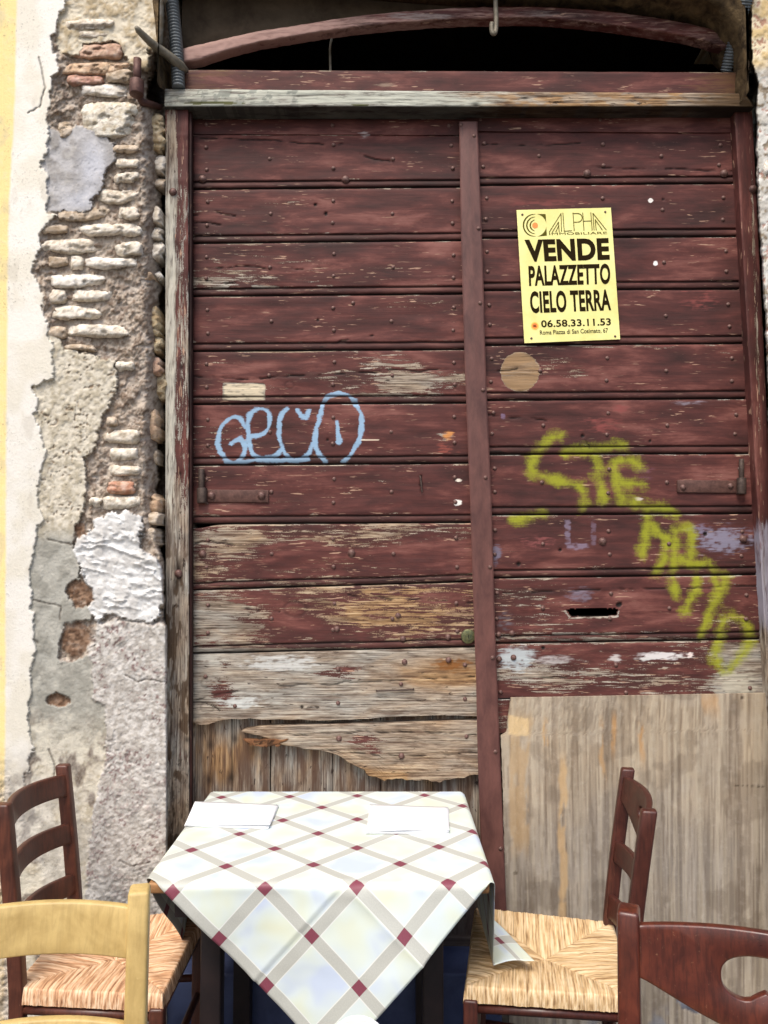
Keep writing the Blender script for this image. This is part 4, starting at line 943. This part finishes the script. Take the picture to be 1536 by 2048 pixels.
vv, F, at, co = slab(P(px, py, YJ - .004 - h), (0, .035, 0), attrs={'wear': w + 0 * px, 'warm': 0 * px + .3, 'darken': 0 * px, 'spray_blue': 0 * px, 'spray_lime': 0 * px}, cols={'stain': st})
mk('fanlight_rail', vv, F, M_wood, fr, True, attrs=at, cols=co)
V = []; mid_ = [(a_ + b_) / 2 for a_, b_ in zip(tt[::20], bb[::20])]
for q_ in mid_:
    p_ = P(q_[0], q_[1], YJ + .075); V += [tuple(p_), (p_[0], p_[1], 3.6), (p_[0], p_[1] + .03, p_[2]), (p_[0], p_[1] + .03, 3.6)]
F = []
for i in range(len(mid_) - 1): a_ = 4 * i; F += [(a_, a_ + 4, a_ + 5, a_ + 1), (a_ + 2, a_ + 3, a_ + 7, a_ + 6), (a_, a_ + 2, a_ + 6, a_ + 4)]
mk('infill', V, F, M_infill, aw)
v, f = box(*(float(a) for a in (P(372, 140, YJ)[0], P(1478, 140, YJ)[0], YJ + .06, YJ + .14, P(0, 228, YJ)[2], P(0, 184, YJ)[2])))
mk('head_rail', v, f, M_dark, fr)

# ------------------------------------------------------------------ pipes, hooks and wires round the frame
def conduit(pts, rad, label, Y, seed):
    q = resample(catmull(pts, 12), 400); Ls = np.r_[0, np.cumsum(np.hypot(*np.diff(q, axis=0).T))]
    YY = (lambda i: Y) if not isinstance(Y, tuple) else (lambda i: Y[0] + (Y[1] - Y[0]) * i / 399)
    pw = [P(q[i][0], q[i][1], YY(i)) for i in range(400)]; r = [rad * (1 + .10 * math.sin(s * 2 * math.pi / 6.3)) for s in Ls]
    v, f = tube(pw, r, 14); o = mk('corrugated_conduit', v, f, M_conduit, None, True, origin=pw[-1]); tag(o, label, 'conduit', ); return o
conduit([(340, -60), (343, -10), (347, 30), (351, 70), (354, 110), (356, 150), (357, 176)], .020, 'grey corrugated conduit standing on the left end of the lintel beam', YJ - .02, 1)
conduit([(1512, -60), (1494, -5), (1484, 30), (1474, 62), (1464, 98), (1455, 134), (1452, 144)], .019, 'grey corrugated conduit slanting down to the right end of the red rail', (YW - .05, YJ + .03), 2)
v, f = tube([P(272, 54, YW - .06), P(276, 60, YW - .05), P(300, 84, YW - .01), P(340, 114, YJ - .05), P(362, 134, YJ - .03), P(372, 143, YJ + .01)], [.006, .010, .0125, .015, .017, .012], 12)
tag(mk('bent_pipe', v, f, M_galv, None, True, origin=P(372, 140, YJ)), 'grey metal pipe stub slanting up left across the corrugated conduit', 'pipe')
rp = thing('rusty_pintle', 'rusty hinge pintle with a thick collar set in the brickwork left of the beam', 'pintle', tuple(P(275, 190, YW)))
v, f = tube([P(275, 118, YW - .012), P(274, 166, YW - .012)], .0125, 12); mk('pin', v, f, M_iron, rp, True)
v, f = tube([P(274, 162, YW - .012), P(273, 190, YW - .014)], .0225, 16); bevel(mk('collar', v, f, M_iron, rp), .002)
v, f = tube([P(275, 186, YW + .0), P(284, 204, YW + .02), P(320, 214, YJ)], [.011, .012, .010], 10); mk('tail', v, f, M_iron, rp, True)
v, f = tube([P(x, y, YJ - .03) for x, y in catmull([(991, -40), (991, 0), (992, 30), (992, 52), (990, 66), (985, 66), (983, 56), (984, 46)], 4)], .0078, 8)
tag(mk('hook', v, f, M_galv, None, True, origin=P(991, -40, YJ - .03)), 'thin grey hook hanging in front of the curved rail', 'hook')
v, f = tube([P(x, y, YJ + .09) for x, y in catmull([(690, -30), (684, 0), (674, 32), (664, 75), (660, 100), (661, 150)], 5)], .0045, 8)
tag(mk('wire', v, f, M_galv, None, True, origin=P(661, 148, YJ + .09)), 'stiff bare wire running down behind the curved rail', 'wire')

# ------------------------------------------------------------------ for sale poster
YP = YD - .010
sg = thing('sale_poster', 'yellow for sale poster nailed to the right door leaf', 'poster', tuple(P(1144, 684, YP)))
SC = np.array([(1033.2, 420), (1221.8, 415.3), (1240.4, 678.4), (1048.8, 686.2)])
Z0 = (1010, 400); ZS = 1536 / 260.
def z2p(x, y): return Z0[0] + np.asarray(x, float) / ZS, Z0[1] + np.asarray(y, float) / ZS
def zw(x, y, dy=0): a, b = z2p(x, y); return P(a, b, YP + dy)
nu, nv = 14, 20
U, Vv = np.meshgrid(np.linspace(0, 1, nu), np.linspace(0, 1, nv))
px = (SC[0, 0] * (1 - U) + SC[1, 0] * U) * (1 - Vv) + (SC[3, 0] * (1 - U) + SC[2, 0] * U) * Vv
py = (SC[0, 1] * (1 - U) + SC[1, 1] * U) * (1 - Vv) + (SC[3, 1] * (1 - U) + SC[2, 1] * U) * Vv
vv, F, at, co = slab(P(px, py, YP + 0 * px), (0, .002, 0)); mk('paper', vv, F, M_paper, sg, False)
YI = -.0007
def text_line(s, TL, TR, BL, BR_, bold, mat, name='lettering', xs=None):
    cu = bpy.data.curves.new('tmp', 'FONT'); cu.body = s; cu.size = 1; cu.offset = bold; cu.resolution_u = 4; cu.space_character = 1.0 + bold * 1.2
    ob = bpy.data.objects.new('tmp', cu); COL.objects.link(ob); bpy.context.view_layer.update()
    dg = bpy.context.evaluated_depsgraph_get(); me = ob.evaluated_get(dg).to_mesh()
    v = np.array([tuple(q.co) for q in me.vertices]); f = [tuple(p.vertices) for p in me.polygons]
    ob.evaluated_get(dg).to_mesh_clear(); bpy.data.objects.remove(ob); bpy.data.curves.remove(cu)
    u = (v[:, 0] - v[:, 0].min()) / np.ptp(v[:, 0]); w = (v[:, 1] - v[:, 1].min()) / np.ptp(v[:, 1])
    X = (BL[0] * (1 - u) + BR_[0] * u) * (1 - w) + (TL[0] * (1 - u) + TR[0] * u) * w
    Y_ = (BL[1] * (1 - u) + BR_[1] * u) * (1 - w) + (TL[1] * (1 - u) + TR[1] * u) * w
    return mk(name, zw(X, Y_, YI), f, mat, sg)
text_line('VENDE', (228, 470), (1225, 448), (250, 733), (1240, 707), .045, M_ink)
text_line('PALAZZETTO', (275, 777), (1240, 748), (285, 1018), (1248, 994), .034, M_ink)
text_line('CIELO TERRA', (288, 1078), (1240, 1054), (303, 1340), (1256, 1306), .034, M_ink)
text_line('06.58.33.11.53', (424, 1420), (1248, 1394), (430, 1505), (1254, 1480), .022, M_ink)
text_line('Roma Piazza di San Cosimato, 67', (410, 1540), (1216, 1512), (414, 1600), (1220, 1574), .010, M_ink)
text_line('IMMOBILIARE', (520, 386), (1205, 374), (524, 414), (1210, 402), .0, M_inkg)
def strokes(lst, wd, mat, name):
    V = []; F = []
    for q in lst:
        for (x0, y0), (x1, y1) in zip(q[:-1], q[1:]):
            L_ = math.hypot(x1 - x0, y1 - y0); nx, ny = -(y1 - y0) / L_ * wd / 2, (x1 - x0) / L_ * wd / 2; ex, ey = (x1 - x0) / L_ * wd / 2, (y1 - y0) / L_ * wd / 2
            n = len(V)
            for a, b in ((x0 - ex + nx, y0 - ey + ny), (x1 + ex + nx, y1 + ey + ny), (x1 + ex - nx, y1 + ey - ny), (x0 - ex - nx, y0 - ey - ny)): V.append(tuple(zw(a, b, YI - .00003 * (n // 4 % 7))))
            F.append((n, n + 1, n + 2, n + 3))
    return mk(name, V, F, mat, sg)
arcp = [(905 + 0, 205)]
pb = [(806, 160), (862, 158)] + [(862 + 50 * math.sin(t), 210 - 50 * math.cos(t)) for t in np.linspace(.2, 2.94, 9)] + [(865, 260), (812, 262)]
strokes([[(524, 378), (662, 160), (668, 372)], [(560, 378), (632, 262), (640, 372)], [(652, 178), (586, 376)][:0] or [(600, 376), (636, 300)], [(684, 155), (700, 368), (788, 362)], [(803, 152), (818, 362)], pb,
         [(918, 152), (934, 358)], [(1014, 150), (1030, 356)], [(924, 250), (1022, 247)], [(1040, 158), (1052, 354)], [(1040, 158), (1196, 352)], [(1066, 232), (1078, 354)], [(1066, 232), (1150, 352)]], 9, M_inkg, 'lettering')
def crescent(cx, cy, r, wmax, a0, a1, n=24):
    V = []; F = []
    for i in range(n + 1):
        a = math.radians(a0 + (a1 - a0) * i / n); w_ = wmax * math.sin(math.pi * i / n) ** .7 + .8
        V.append(tuple(zw(cx + (r) * math.cos(a), cy + (r) * math.sin(a), YI))); V.append(tuple(zw(cx + (r - w_) * math.cos(a), cy + (r - w_) * math.sin(a), YI)))
    return V, [(2 * i, 2 * i + 1, 2 * i + 3, 2 * i + 2) for i in range(n)]
v, f = join([crescent(342, 297, 133, 17, 80, 280), crescent(350, 298, 101, 17, 85, 275), crescent(355, 299, 66, 17, 90, 270)]); mk('emblem', v, f, M_inkg, sg)
def cornerp(sx, sy, x0, y0, cx=355, cy=297, r=134):
    a0 = math.atan2(0, 1); pts = [(x0, y0)]
    for t in np.linspace(0, 1, 9):
        a = (math.radians(82) * (1 - t) + math.radians(8) * t) * sy; pts.append((cx + r * math.cos(a) * 1.0, cy + r * math.sin(a)))
    V = [tuple(zw(a, b, YI)) for a, b in pts]; return V, [(0, i, i + 1) for i in range(1, len(pts) - 1)]
v, f = join([cornerp(1, -1, 480, 166), cornerp(1, 1, 494, 420)]); mk('emblem', v, f, M_inkg, sg)
def disc(cx, cy, r, mat, name, dy=0, n=22):
    V = [tuple(zw(cx + r * math.cos(t), cy + r * math.sin(t), YI - dy)) for t in np.linspace(0, 2 * math.pi, n, endpoint=False)]; return mk(name, V, [tuple(range(n))], mat, sg)
disc(355, 300, 34, M_orange, 'emblem'); disc(352, 1487, 46, M_orange2, 'phone_badge'); disc(352, 1487, 34, M_orange, 'phone_badge', .0002)
strokes([[(336, 1492), (368, 1498)], [(340, 1480), (364, 1480)]], 9, M_ink, 'phone_badge').location.y -= .0004
for (x, y) in ((205, 172), (1184, 140), (312, 1634), (1302, 1610)):
    a, b = z2p(x, y); o = nail(float(a), float(b), YP - .0005, sg, 's'); o.scale = (.55, .5, .55)

# ------------------------------------------------------------------ table and cloth
TZ = .745; xl, xr, yf, yb = -.545, .244, 1.795, 2.462
tb = thing('cafe_table', 'small wooden café table under a checked cloth in front of the door', 'table', ((xl + xr) / 2, (yf + yb) / 2, 0))
v, f = box(xl, xr, yf, yb, TZ - .026, TZ); bevel(mk('tabletop', v, f, M_twood, tb), .006)
v, f = join([box(xl + .05, xr - .05, yf + .05, yf + .07, TZ - .10, TZ - .027), box(xl + .05, xr - .05, yb - .07, yb - .05, TZ - .10, TZ - .027), box(xl + .05, xl + .07, yf + .071, yb - .071, TZ - .10, TZ - .027), box(xr - .07, xr - .05, yf + .071, yb - .071, TZ - .10, TZ - .027)])
mk('apron', v, f, M_tleg, tb)
for sx in (xl + .10, xr - .15):
    for sy in (yf + .10, yb - .15):
        v, f = box(sx, sx + .05, sy, sy + .05, 0, TZ - .027); bevel(mk('leg', v, f, M_tleg, tb), .004)
LC = 1.14; e1 = np.array([-.73, .683]); e1 /= np.hypot(*e1); e2 = np.array([e1[1], -e1[0]])
kL = -e1[0] / e1[1]; kR = e2[0] / e2[1]
clw = (xr - xl) - .015 ; hd = clw / (kL + kR); A0 = np.array([xl + .018 + hd * kL, yf - hd])
N = 190
Pq, Qq = np.meshgrid(np.linspace(0, LC, N), np.linspace(0, LC, N))
a = A0[0] + Pq * e1[0] + Qq * e2[0]; b = A0[1] + Pq * e1[1] + Qq * e2[1]
TT = TZ + .003
X = a.copy(); Yy = b.copy(); Z = np.full(a.shape, TT)
rr = .012
def overhang(s):   # distance past the edge -> (outward, drop)
    q = rr * math.pi / 2; arc = s < q; an = np.clip(s / rr, 0, math.pi / 2)
    return np.where(arc, rr * np.sin(an), rr), np.where(arc, rr * (1 - np.cos(an)), rr + (s - q))
sF = np.clip(yf - b, 0, None); sL = np.clip(xl - a, 0, None); sR = np.clip(a - xr, 0, None); sB = np.clip(b - yb, 0, None)
o_, dd = overhang(sF); k = sF > 0
flare = .10 * sF + .018 * np.sin(a * 9 + 1.0) * np.clip(sF / .2, 0, 1)
Yy = np.where(k, yf - o_ - flare, Yy); Z = np.where(k, TT - dd, Z)
o_, dd = overhang(sR); k = (sR > 0) & (sF <= 0)
seatz = .487; avail = TT - seatz - .004; dz_ = np.minimum(dd, avail); ex = np.clip(dd - avail, 0, None)
ex_ = ex; X = np.where(k, xr + o_ + .05 * sR + ex * .6 , X); Z = np.where(k, TT - dz_ + .045 * np.clip(ex / .12, 0, 1) ** 2 * 0 + .012 * np.sin(np.clip(ex / .12, 0, 1) * 2.2), Z)
o_, dd = overhang(sL); k = (sL > 0) & (sF <= 0)
sag = .05 * sL + .02 * np.sin(b * 16) * np.clip(sL / .2, 0, 1)
X = np.where(k, xl - o_ + sag * .6, X); Z = np.where(k, TT - dd * .97, Z)
o_, dd = overhang(sB); k = (sB > 0)
Yy = np.where(k, yb + o_ * .8, Yy); Z = np.where(k & (sL <= 0) & (sR <= 0), TT - dd, Z)
k2 = (sB > 0) & ((sL > 0) | (sR > 0)); hyp = np.hypot(sB, sL + sR); Z = np.where(k2, np.maximum(TT - hyp, .49 if False else .3), Z)
# fold lines of the unfolded cloth and a soft rumple
pc = A0 + 0; tgt = np.array([float(P(690, 1738, yf)[0]), yf]) - A0; P0 = float(tgt @ e1); Q0 = float(tgt @ e2)
step_ = .006 * np.exp(-np.clip(Pq - P0, 0, None) / .035) * (Pq >= P0) + .005 * np.exp(-np.clip(Q0 - Qq, 0, None) / .035) * (Qq <= Q0)
ridge_ = .007 * np.exp(-np.abs(Qq - Q0) / .02)
rump = .0035 * (fbm(Pq * 9, Qq * 9, 3, 5) - .5)
front = np.clip(sF / .03, 0, 1)
dY = (.65 * step_ + ridge_ + rump * 2.5) * front
Yy = Yy - dY
ontop = (sF <= 0) & (sL <= 0) & (sR <= 0) & (sB <= 0)
Yy = np.where((sR > 0) & (sF <= 0), Yy - .55 * sR - .5 * ex_ , Yy)
Z = Z + ontop * (.0018 * np.exp(-np.abs(Pq - P0) / .012) + .0018 * np.exp(-np.abs(Qq - Q0) / .012) + .0015 * (fbm(Pq * 12, Qq * 12, 3, 8)))
V = np.stack([X, Yy, Z], -1).reshape(-1, 3)
o = mk('tablecloth', V, gridf(N, N), M_cloth, None, True, attrs={'cu': Pq + .149 * .5 - .07, 'cv': Qq + .149 * .5 - .012}, origin=((xl + xr) / 2, (yf + yb) / 2, TZ))
m = o.modifiers.new('thickness', 'SOLIDIFY'); m.thickness = .0006; m.offset = 1
tag(o, 'white checked tablecloth with maroon squares, one corner hanging down in front', 'tablecloth')
def place_mat(q, label, seed):
    for_ = [PZ(x, y, TZ + .006) for x, y in q]
    t = thing('paper_mat', label, 'place mat', tuple(sum(for_) / 4 - np.array([0, 0, .003])), group='white paper mats on the table')
    for k in range(3):
        nn = 10; V = []
        for j in range(nn + 1):
            for i in range(nn + 1):
                u, w_ = i / nn, j / nn; p = (for_[0] * (1 - u) + for_[1] * u) * (1 - w_) + (for_[3] * (1 - u) + for_[2] * u) * w_
                ang = (k - 1) * .012; c0 = sum(for_) / 4; dx, dy = p[0] - c0[0], p[1] - c0[1]
                V.append((c0[0] + dx * math.cos(ang) - dy * math.sin(ang), c0[1] + dx * math.sin(ang) + dy * math.cos(ang), TZ + .006 + k * .0022 + .0015 * vn(u * 3 + seed, w_ * 3, k) + (.006 * (w_ ** 6) * vn(u * 2 + seed, 0, 9) if k == 2 else 0)))
        vv, F, at, co = slab(np.array(V).reshape(nn + 1, nn + 1, 3), (0, 0, 0))
        F = gridf(nn + 1, nn + 1)[:, ::-1]; oo = mk('sheet', V, F, M_white, t, True); m = oo.modifiers.new('thickness', 'SOLIDIFY'); m.thickness = .0012
place_mat([(391, 1606), (557, 1613), (538, 1657), (369, 1653)], 'folded white paper mat at the left place, by the broken plank', 1)
place_mat([(741, 1612), (897, 1618), (898, 1666), (732, 1668)], 'folded white paper mat at the right place, by the maroon strip', 2)

# small table in front of the camera, only a white card on it reaches the picture
ft = thing('foreground_table', 'nearest table in front of the viewer, below the white rounded card', 'table', (0, .80, 0))
v, f = box(-.29, .27, .62, 1.10, TZ - .03, TZ); bevel(mk('tabletop', v, f, M_twood, ft), .006)
for sx in (-.26, .20):
    for sy in (.65, 1.03):
        v, f = box(sx, sx + .045, sy, sy + .045, 0, TZ - .031); bevel(mk('leg', v, f, M_tleg, ft), .004)
zc = float(P(715, 2033, 1.0)[2]); xc = float(P(716, 2033, 1.0)[0])
V = []; pts = [(-.05, TZ + .001)] + [(-.05 + .10 * i / 12, zc - .045 * (abs(i / 6 - 1)) ** 2.2) for i in range(13)] + [(.05, TZ + .001)]
V = [(xc + x, .995 + (zc - z) * .12, z) for x, z in pts] + [(xc + x, 1.0 + (zc - z) * .12 + .003, z) for x, z in pts]; n = len(pts)
F = [tuple(range(n)), tuple(range(2 * n - 1, n - 1, -1))] + [(i, n + i, n + (i + 1) % n, (i + 1) % n) for i in range(n)]
tag(mk('menu_card', V, F, M_white, None, origin=(xc, 1.0, TZ + .001)), 'white card with a rounded top below the hanging tablecloth corner', 'card')

# ------------------------------------------------------------------ chairs
def bent_slat(t, name, y_at, z0f, z1f, halfw, bow, thick, mat, hole=None, nseg=18):
    """a back slat between the posts: s runs -1..1 across, bowed backwards"""
    def place(s, z, back):
        yy = y_at(z) - bow * (1 - s * s) - (thick if back else 0)
        return (s * halfw, yy, z)
    pts = []; faces = []
    if hole is None:
        rows = 4
        for i in range(nseg + 1):
            s = -1 + 2 * i / nseg
            for j in range(rows + 1):
                q = j / rows; pts.append((s, z0f(s) * (1 - q) + z1f(s) * q))
        for i in range(nseg):
            for j in range(rows): faces.append((i * (rows + 1) + j, (i + 1) * (rows + 1) + j, (i + 1) * (rows + 1) + j + 1, i * (rows + 1) + j + 1))
    else:
        a = .66; K = 48
        def outer(k):
            th = 2 * math.pi * k / K; s = math.cos(th); z = math.sin(th); mx = max(abs(s), abs(z)); s, z = s / mx * a, z / mx
            return (s, z0f(s) * (1 - (z + 1) / 2) + z1f(s) * (z + 1) / 2)
        for r_ in range(3):
            for k in range(K):
                oX, oZ = outer(k); hX, hZ = hole(2 * math.pi * k / K); q = r_ / 2
                pts.append((hX * (1 - q) + oX * q, hZ * (1 - q) + oZ * q))
        for r_ in range(2):
            for k in range(K): faces.append((r_ * K + k, (r_ + 1) * K + k, (r_ + 1) * K + (k + 1) % K, r_ * K + (k + 1) % K))
        # side wings joined to the central block column by column
        col = {1: [k for k in list(range(K - K // 8, K)) + list(range(0, K // 8 + 1))], -1: [k for k in range(K // 2 + K // 8, K // 2 - K // 8 - 1, -1)]}
        for sgn in (1, -1):
            prev = [2 * K + k for k in col[sgn]]; m_ = len(prev)
            for i in range(1, 7):
                s = sgn * (a + (1 - a) * i / 6); cur = []
                for j in range(m_):
                    q = j / (m_ - 1); cur.append(len(pts)); pts.append((s, z0f(s) * (1 - q) + z1f(s) * q))
                for j in range(m_ - 1): faces.append((prev[j], cur[j], cur[j + 1], prev[j + 1]) if sgn > 0 else (prev[j + 1], cur[j + 1], cur[j], prev[j]))
                prev = cur
    n = len(pts); V = [place(s, z, 0) for s, z in pts] + [place(s, z, 1) for s, z in pts]
    F = [tuple(f) for f in faces] + [tuple(n + i for i in f[::-1]) for f in faces]
    cnt = {}
    for f in faces:
        for i in range(4): e = (f[i], f[(i + 1) % 4]); cnt[e] = 1
    for (x, y) in list(cnt):
        if (y, x) not in cnt: F.append((y, x, n + x, n + y))
    return bevel(mk(name, V, F, mat, t, local=True), .0035, 2, 40)
def swept_post(t, pts, wx_, wy_, mat, name, bw=.006):
    V = []; F = []
    for i, (x, y, z) in enumerate(pts):
        q = i / (len(pts) - 1)
        for sx, sy in ((-1, -1), (1, -1), (1, 1), (-1, 1)): V.append((x + sx * wx_ / 2, y + sy * wy_ / 2, z))
    for i in range(len(pts) - 1):
        for k in range(4): F.append((i * 4 + k, i * 4 + (k + 1) % 4, (i + 1) * 4 + (k + 1) % 4, (i + 1) * 4 + k))
    F += [(3, 2, 1, 0), tuple((len(pts) - 1) * 4 + k for k in range(4))]
    return bevel(mk(name, V, F, mat, t, local=True), bw, 3, 40)
def rush_seat(t, wf, wr, dep, mat, z=.462):
    n = 132; U, Vv = np.meshgrid(np.linspace(-1, 1, n), np.linspace(-1, 1, n))
    # wrap the rims: the last rows turn down round the rails
    ax = np.abs(U); ay = np.abs(Vv)
    f_ = .94; k = (1 - f_)
    def prof(c):
        q = np.clip((c - f_) / k, 0, 1); return np.where(c < f_, c / f_ * .972, .972 + .028 * np.sin(q * math.pi * .5 + 0) ), q
    pxx, qx = prof(ax); pyy, qy = prof(ay)
    xx = np.sign(U) * pxx; yy = np.sign(Vv) * pyy
    wid = (wr + (wf - wr) * (yy + 1) / 2) / 2
    X = xx * wid; Y_ = yy * dep / 2
    m = np.maximum(ax, ay); along = (ay * dep >= ax * (wf + wr) / 2).astype(float)
    sp = .0068
    cord = np.where(along > .5, np.abs(np.sin(X / sp * math.pi)), np.abs(np.sin(Y_ / sp * math.pi))) 
    irr = fbm(X * 60, Y_ * 60, 3, int(wf * 1000)) - .5
    jitter = np.where(along > .5, vn(np.floor(X / sp), Vv * 2, 4), vn(np.floor(Y_ / sp), U * 2, 5)) - .5
    q = np.maximum(qx, qy)
    Z = z + .016 * np.clip((m - .0) * 1.2, 0, 1) - .010 * (1 - m) ** 2 - .034 * q ** 1.6
    nrm = .0022 * cord + .003 * irr + .0022 * jitter
    Z = Z + nrm * (1 - q); X = X + np.sign(U) * nrm * qx; Y_ = Y_ + np.sign(Vv) * nrm * qy
    diag = np.exp(-((ay * dep - ax * (wf + wr) / 2) / .006) ** 2) * .5; Z = Z - .003 * diag * 2
    V = np.stack([X, Y_, Z], -1).reshape(-1, 3)
    darken = np.clip((1 - cord) ** 3 * .45 + diag * .3, 0, 1)  # darker between the cords and along the diagonals
    return mk('rush_seat', V, gridf(n, n), mat, t, True, attrs={'along': along, 'darken': darken}, local=True)
def chair(label, loc, rz, mat, rush, top_h=.905, wr=.34, wf=.40, dep=.34, lean=.05, slats=((.82, .88), (.69, .745), (.55, .605)), hole=False, bow=.03, post=.036, drop=.05, hsz=1.0, zc_=None, arch=.006, group='rush seated chairs'):
    t = thing('rush_chair', label, 'chair', loc, rz, group); t.rotation_euler = (0, 0, rz)
    yr = -dep / 2
    def y_at(z): return yr - lean * max(0, (z - .46) / .46) ** 1.2
    for s in (-1, 1):
        zz = [0, .2, .4, .46] + list(np.linspace(.5, top_h, 9))
        swept_post(t, [(s * wr / 2, y_at(z) + (.02 * (z - .46) * -1 if z < .46 else 0), z) for z in zz], post * .82, post, mat, 'rear_post', .006)
        swept_post(t, [(s * wf / 2 * (1.0), dep / 2, 0), (s * wf / 2, dep / 2, .24), (s * wf / 2, dep / 2, .452)], .034, .034, mat, 'front_leg', .006)
    hw = wr / 2 - post * .35
    for i, (a, b) in enumerate(slats):
        z0 = (lambda s, a=a, i=i: a - (drop * (math.cos(s * math.pi / 2) ** 1.1 if abs(s) < 1 else 0) if (hole and i == 0) else 0) + arch * (1 - s * s) * (0 if hole and i == 0 else 1))
        z1 = (lambda s, b=b: b + arch * (1 - s * s))
        hf = None
        if hole and i == 0:
            zc2 = (a + b) / 2 - drop * .38
            def hf(th, zc2=zc2, hh=(b - a + drop) * .27 * hsz):
                s = .40 * hsz * math.copysign(abs(math.cos(th)) ** .8, math.cos(th)); z = hh * math.copysign(abs(math.sin(th)) ** .8, math.sin(th))
                if math.sin(th) < 0: z *= 1 - .55 * math.exp(-((s / hsz) / .11) ** 2)
                return (s, zc2 + z)
        bent_slat(t, 'back_slat', lambda z: y_at(z) + .012, z0, z1, hw / 1.0, bow, .016, mat, hf)
    # seat rails and stretchers
    for (p, q, r) in (((-wf / 2, dep / 2, .428), (wf / 2, dep / 2, .428), .011), ((-wr / 2, yr, .428), (wr / 2, yr, .428), .011)):
        v, f = tube([p, q], r, 8); mk('seat_rail', v, f, mat, t, True, local=True)
    for s in (-1, 1):
        v, f = tube([(s * wr / 2, yr, .428), (s * wf / 2, dep / 2, .428)], .011, 8); mk('seat_rail', v, f, mat, t, True, local=True)
        for zz in (.16, .30):
            v, f = tube([(s * wr / 2, yr, zz), (s * wf / 2, dep / 2, zz)], .010, 8); mk('stretcher', v, f, mat, t, True, local=True)
    for (yy, w_, zz) in ((dep / 2, wf, .26), (yr, wr, .22)):
        v, f = tube([(-w_ / 2, yy, zz), (w_ / 2, yy, zz)], .010, 8); mk('stretcher', v, f, mat, t, True, local=True)
    rush_seat(t, wf + .02, wr + .02, dep + .03, rush)
    return t
R = math.radians
chair('brown ladder back chair with pinkish rush seat, left of the table', (-.697, 2.03, 0), R(-90), M_chairA, M_rushA, bow=.045)
chair('dark brown chair with pale straw seat, right of the table', (.418, 2.03, 0), R(80), M_chairB, M_rushB, wr=.35, dep=.36, slats=((.822, .885), (.652, .709), (.50, .562)), hole=True, hsz=.55, lean=.06)
chair('glossy red brown chair in the right foreground, handle hole cut in its top slat', (.505, .989, 0), R(159.2), M_chairC, M_rushB, top_h=.925, wr=.40, wf=.43, dep=.36, slats=((.828, .905), (.66, .72), (.51, .57)), hole=True, drop=.07, post=.042, bow=.03, lean=.05, hsz=.85)
chair('mustard yellow painted chair in the left foreground', (-.545, 1.055, 0), R(192.5), M_chairD, M_rushA, top_h=.937, wr=.37, wf=.42, dep=.36, slats=((.832, .912), (.655, .735), (.50, .56)), bow=.03, post=.042, lean=.05, arch=.008)
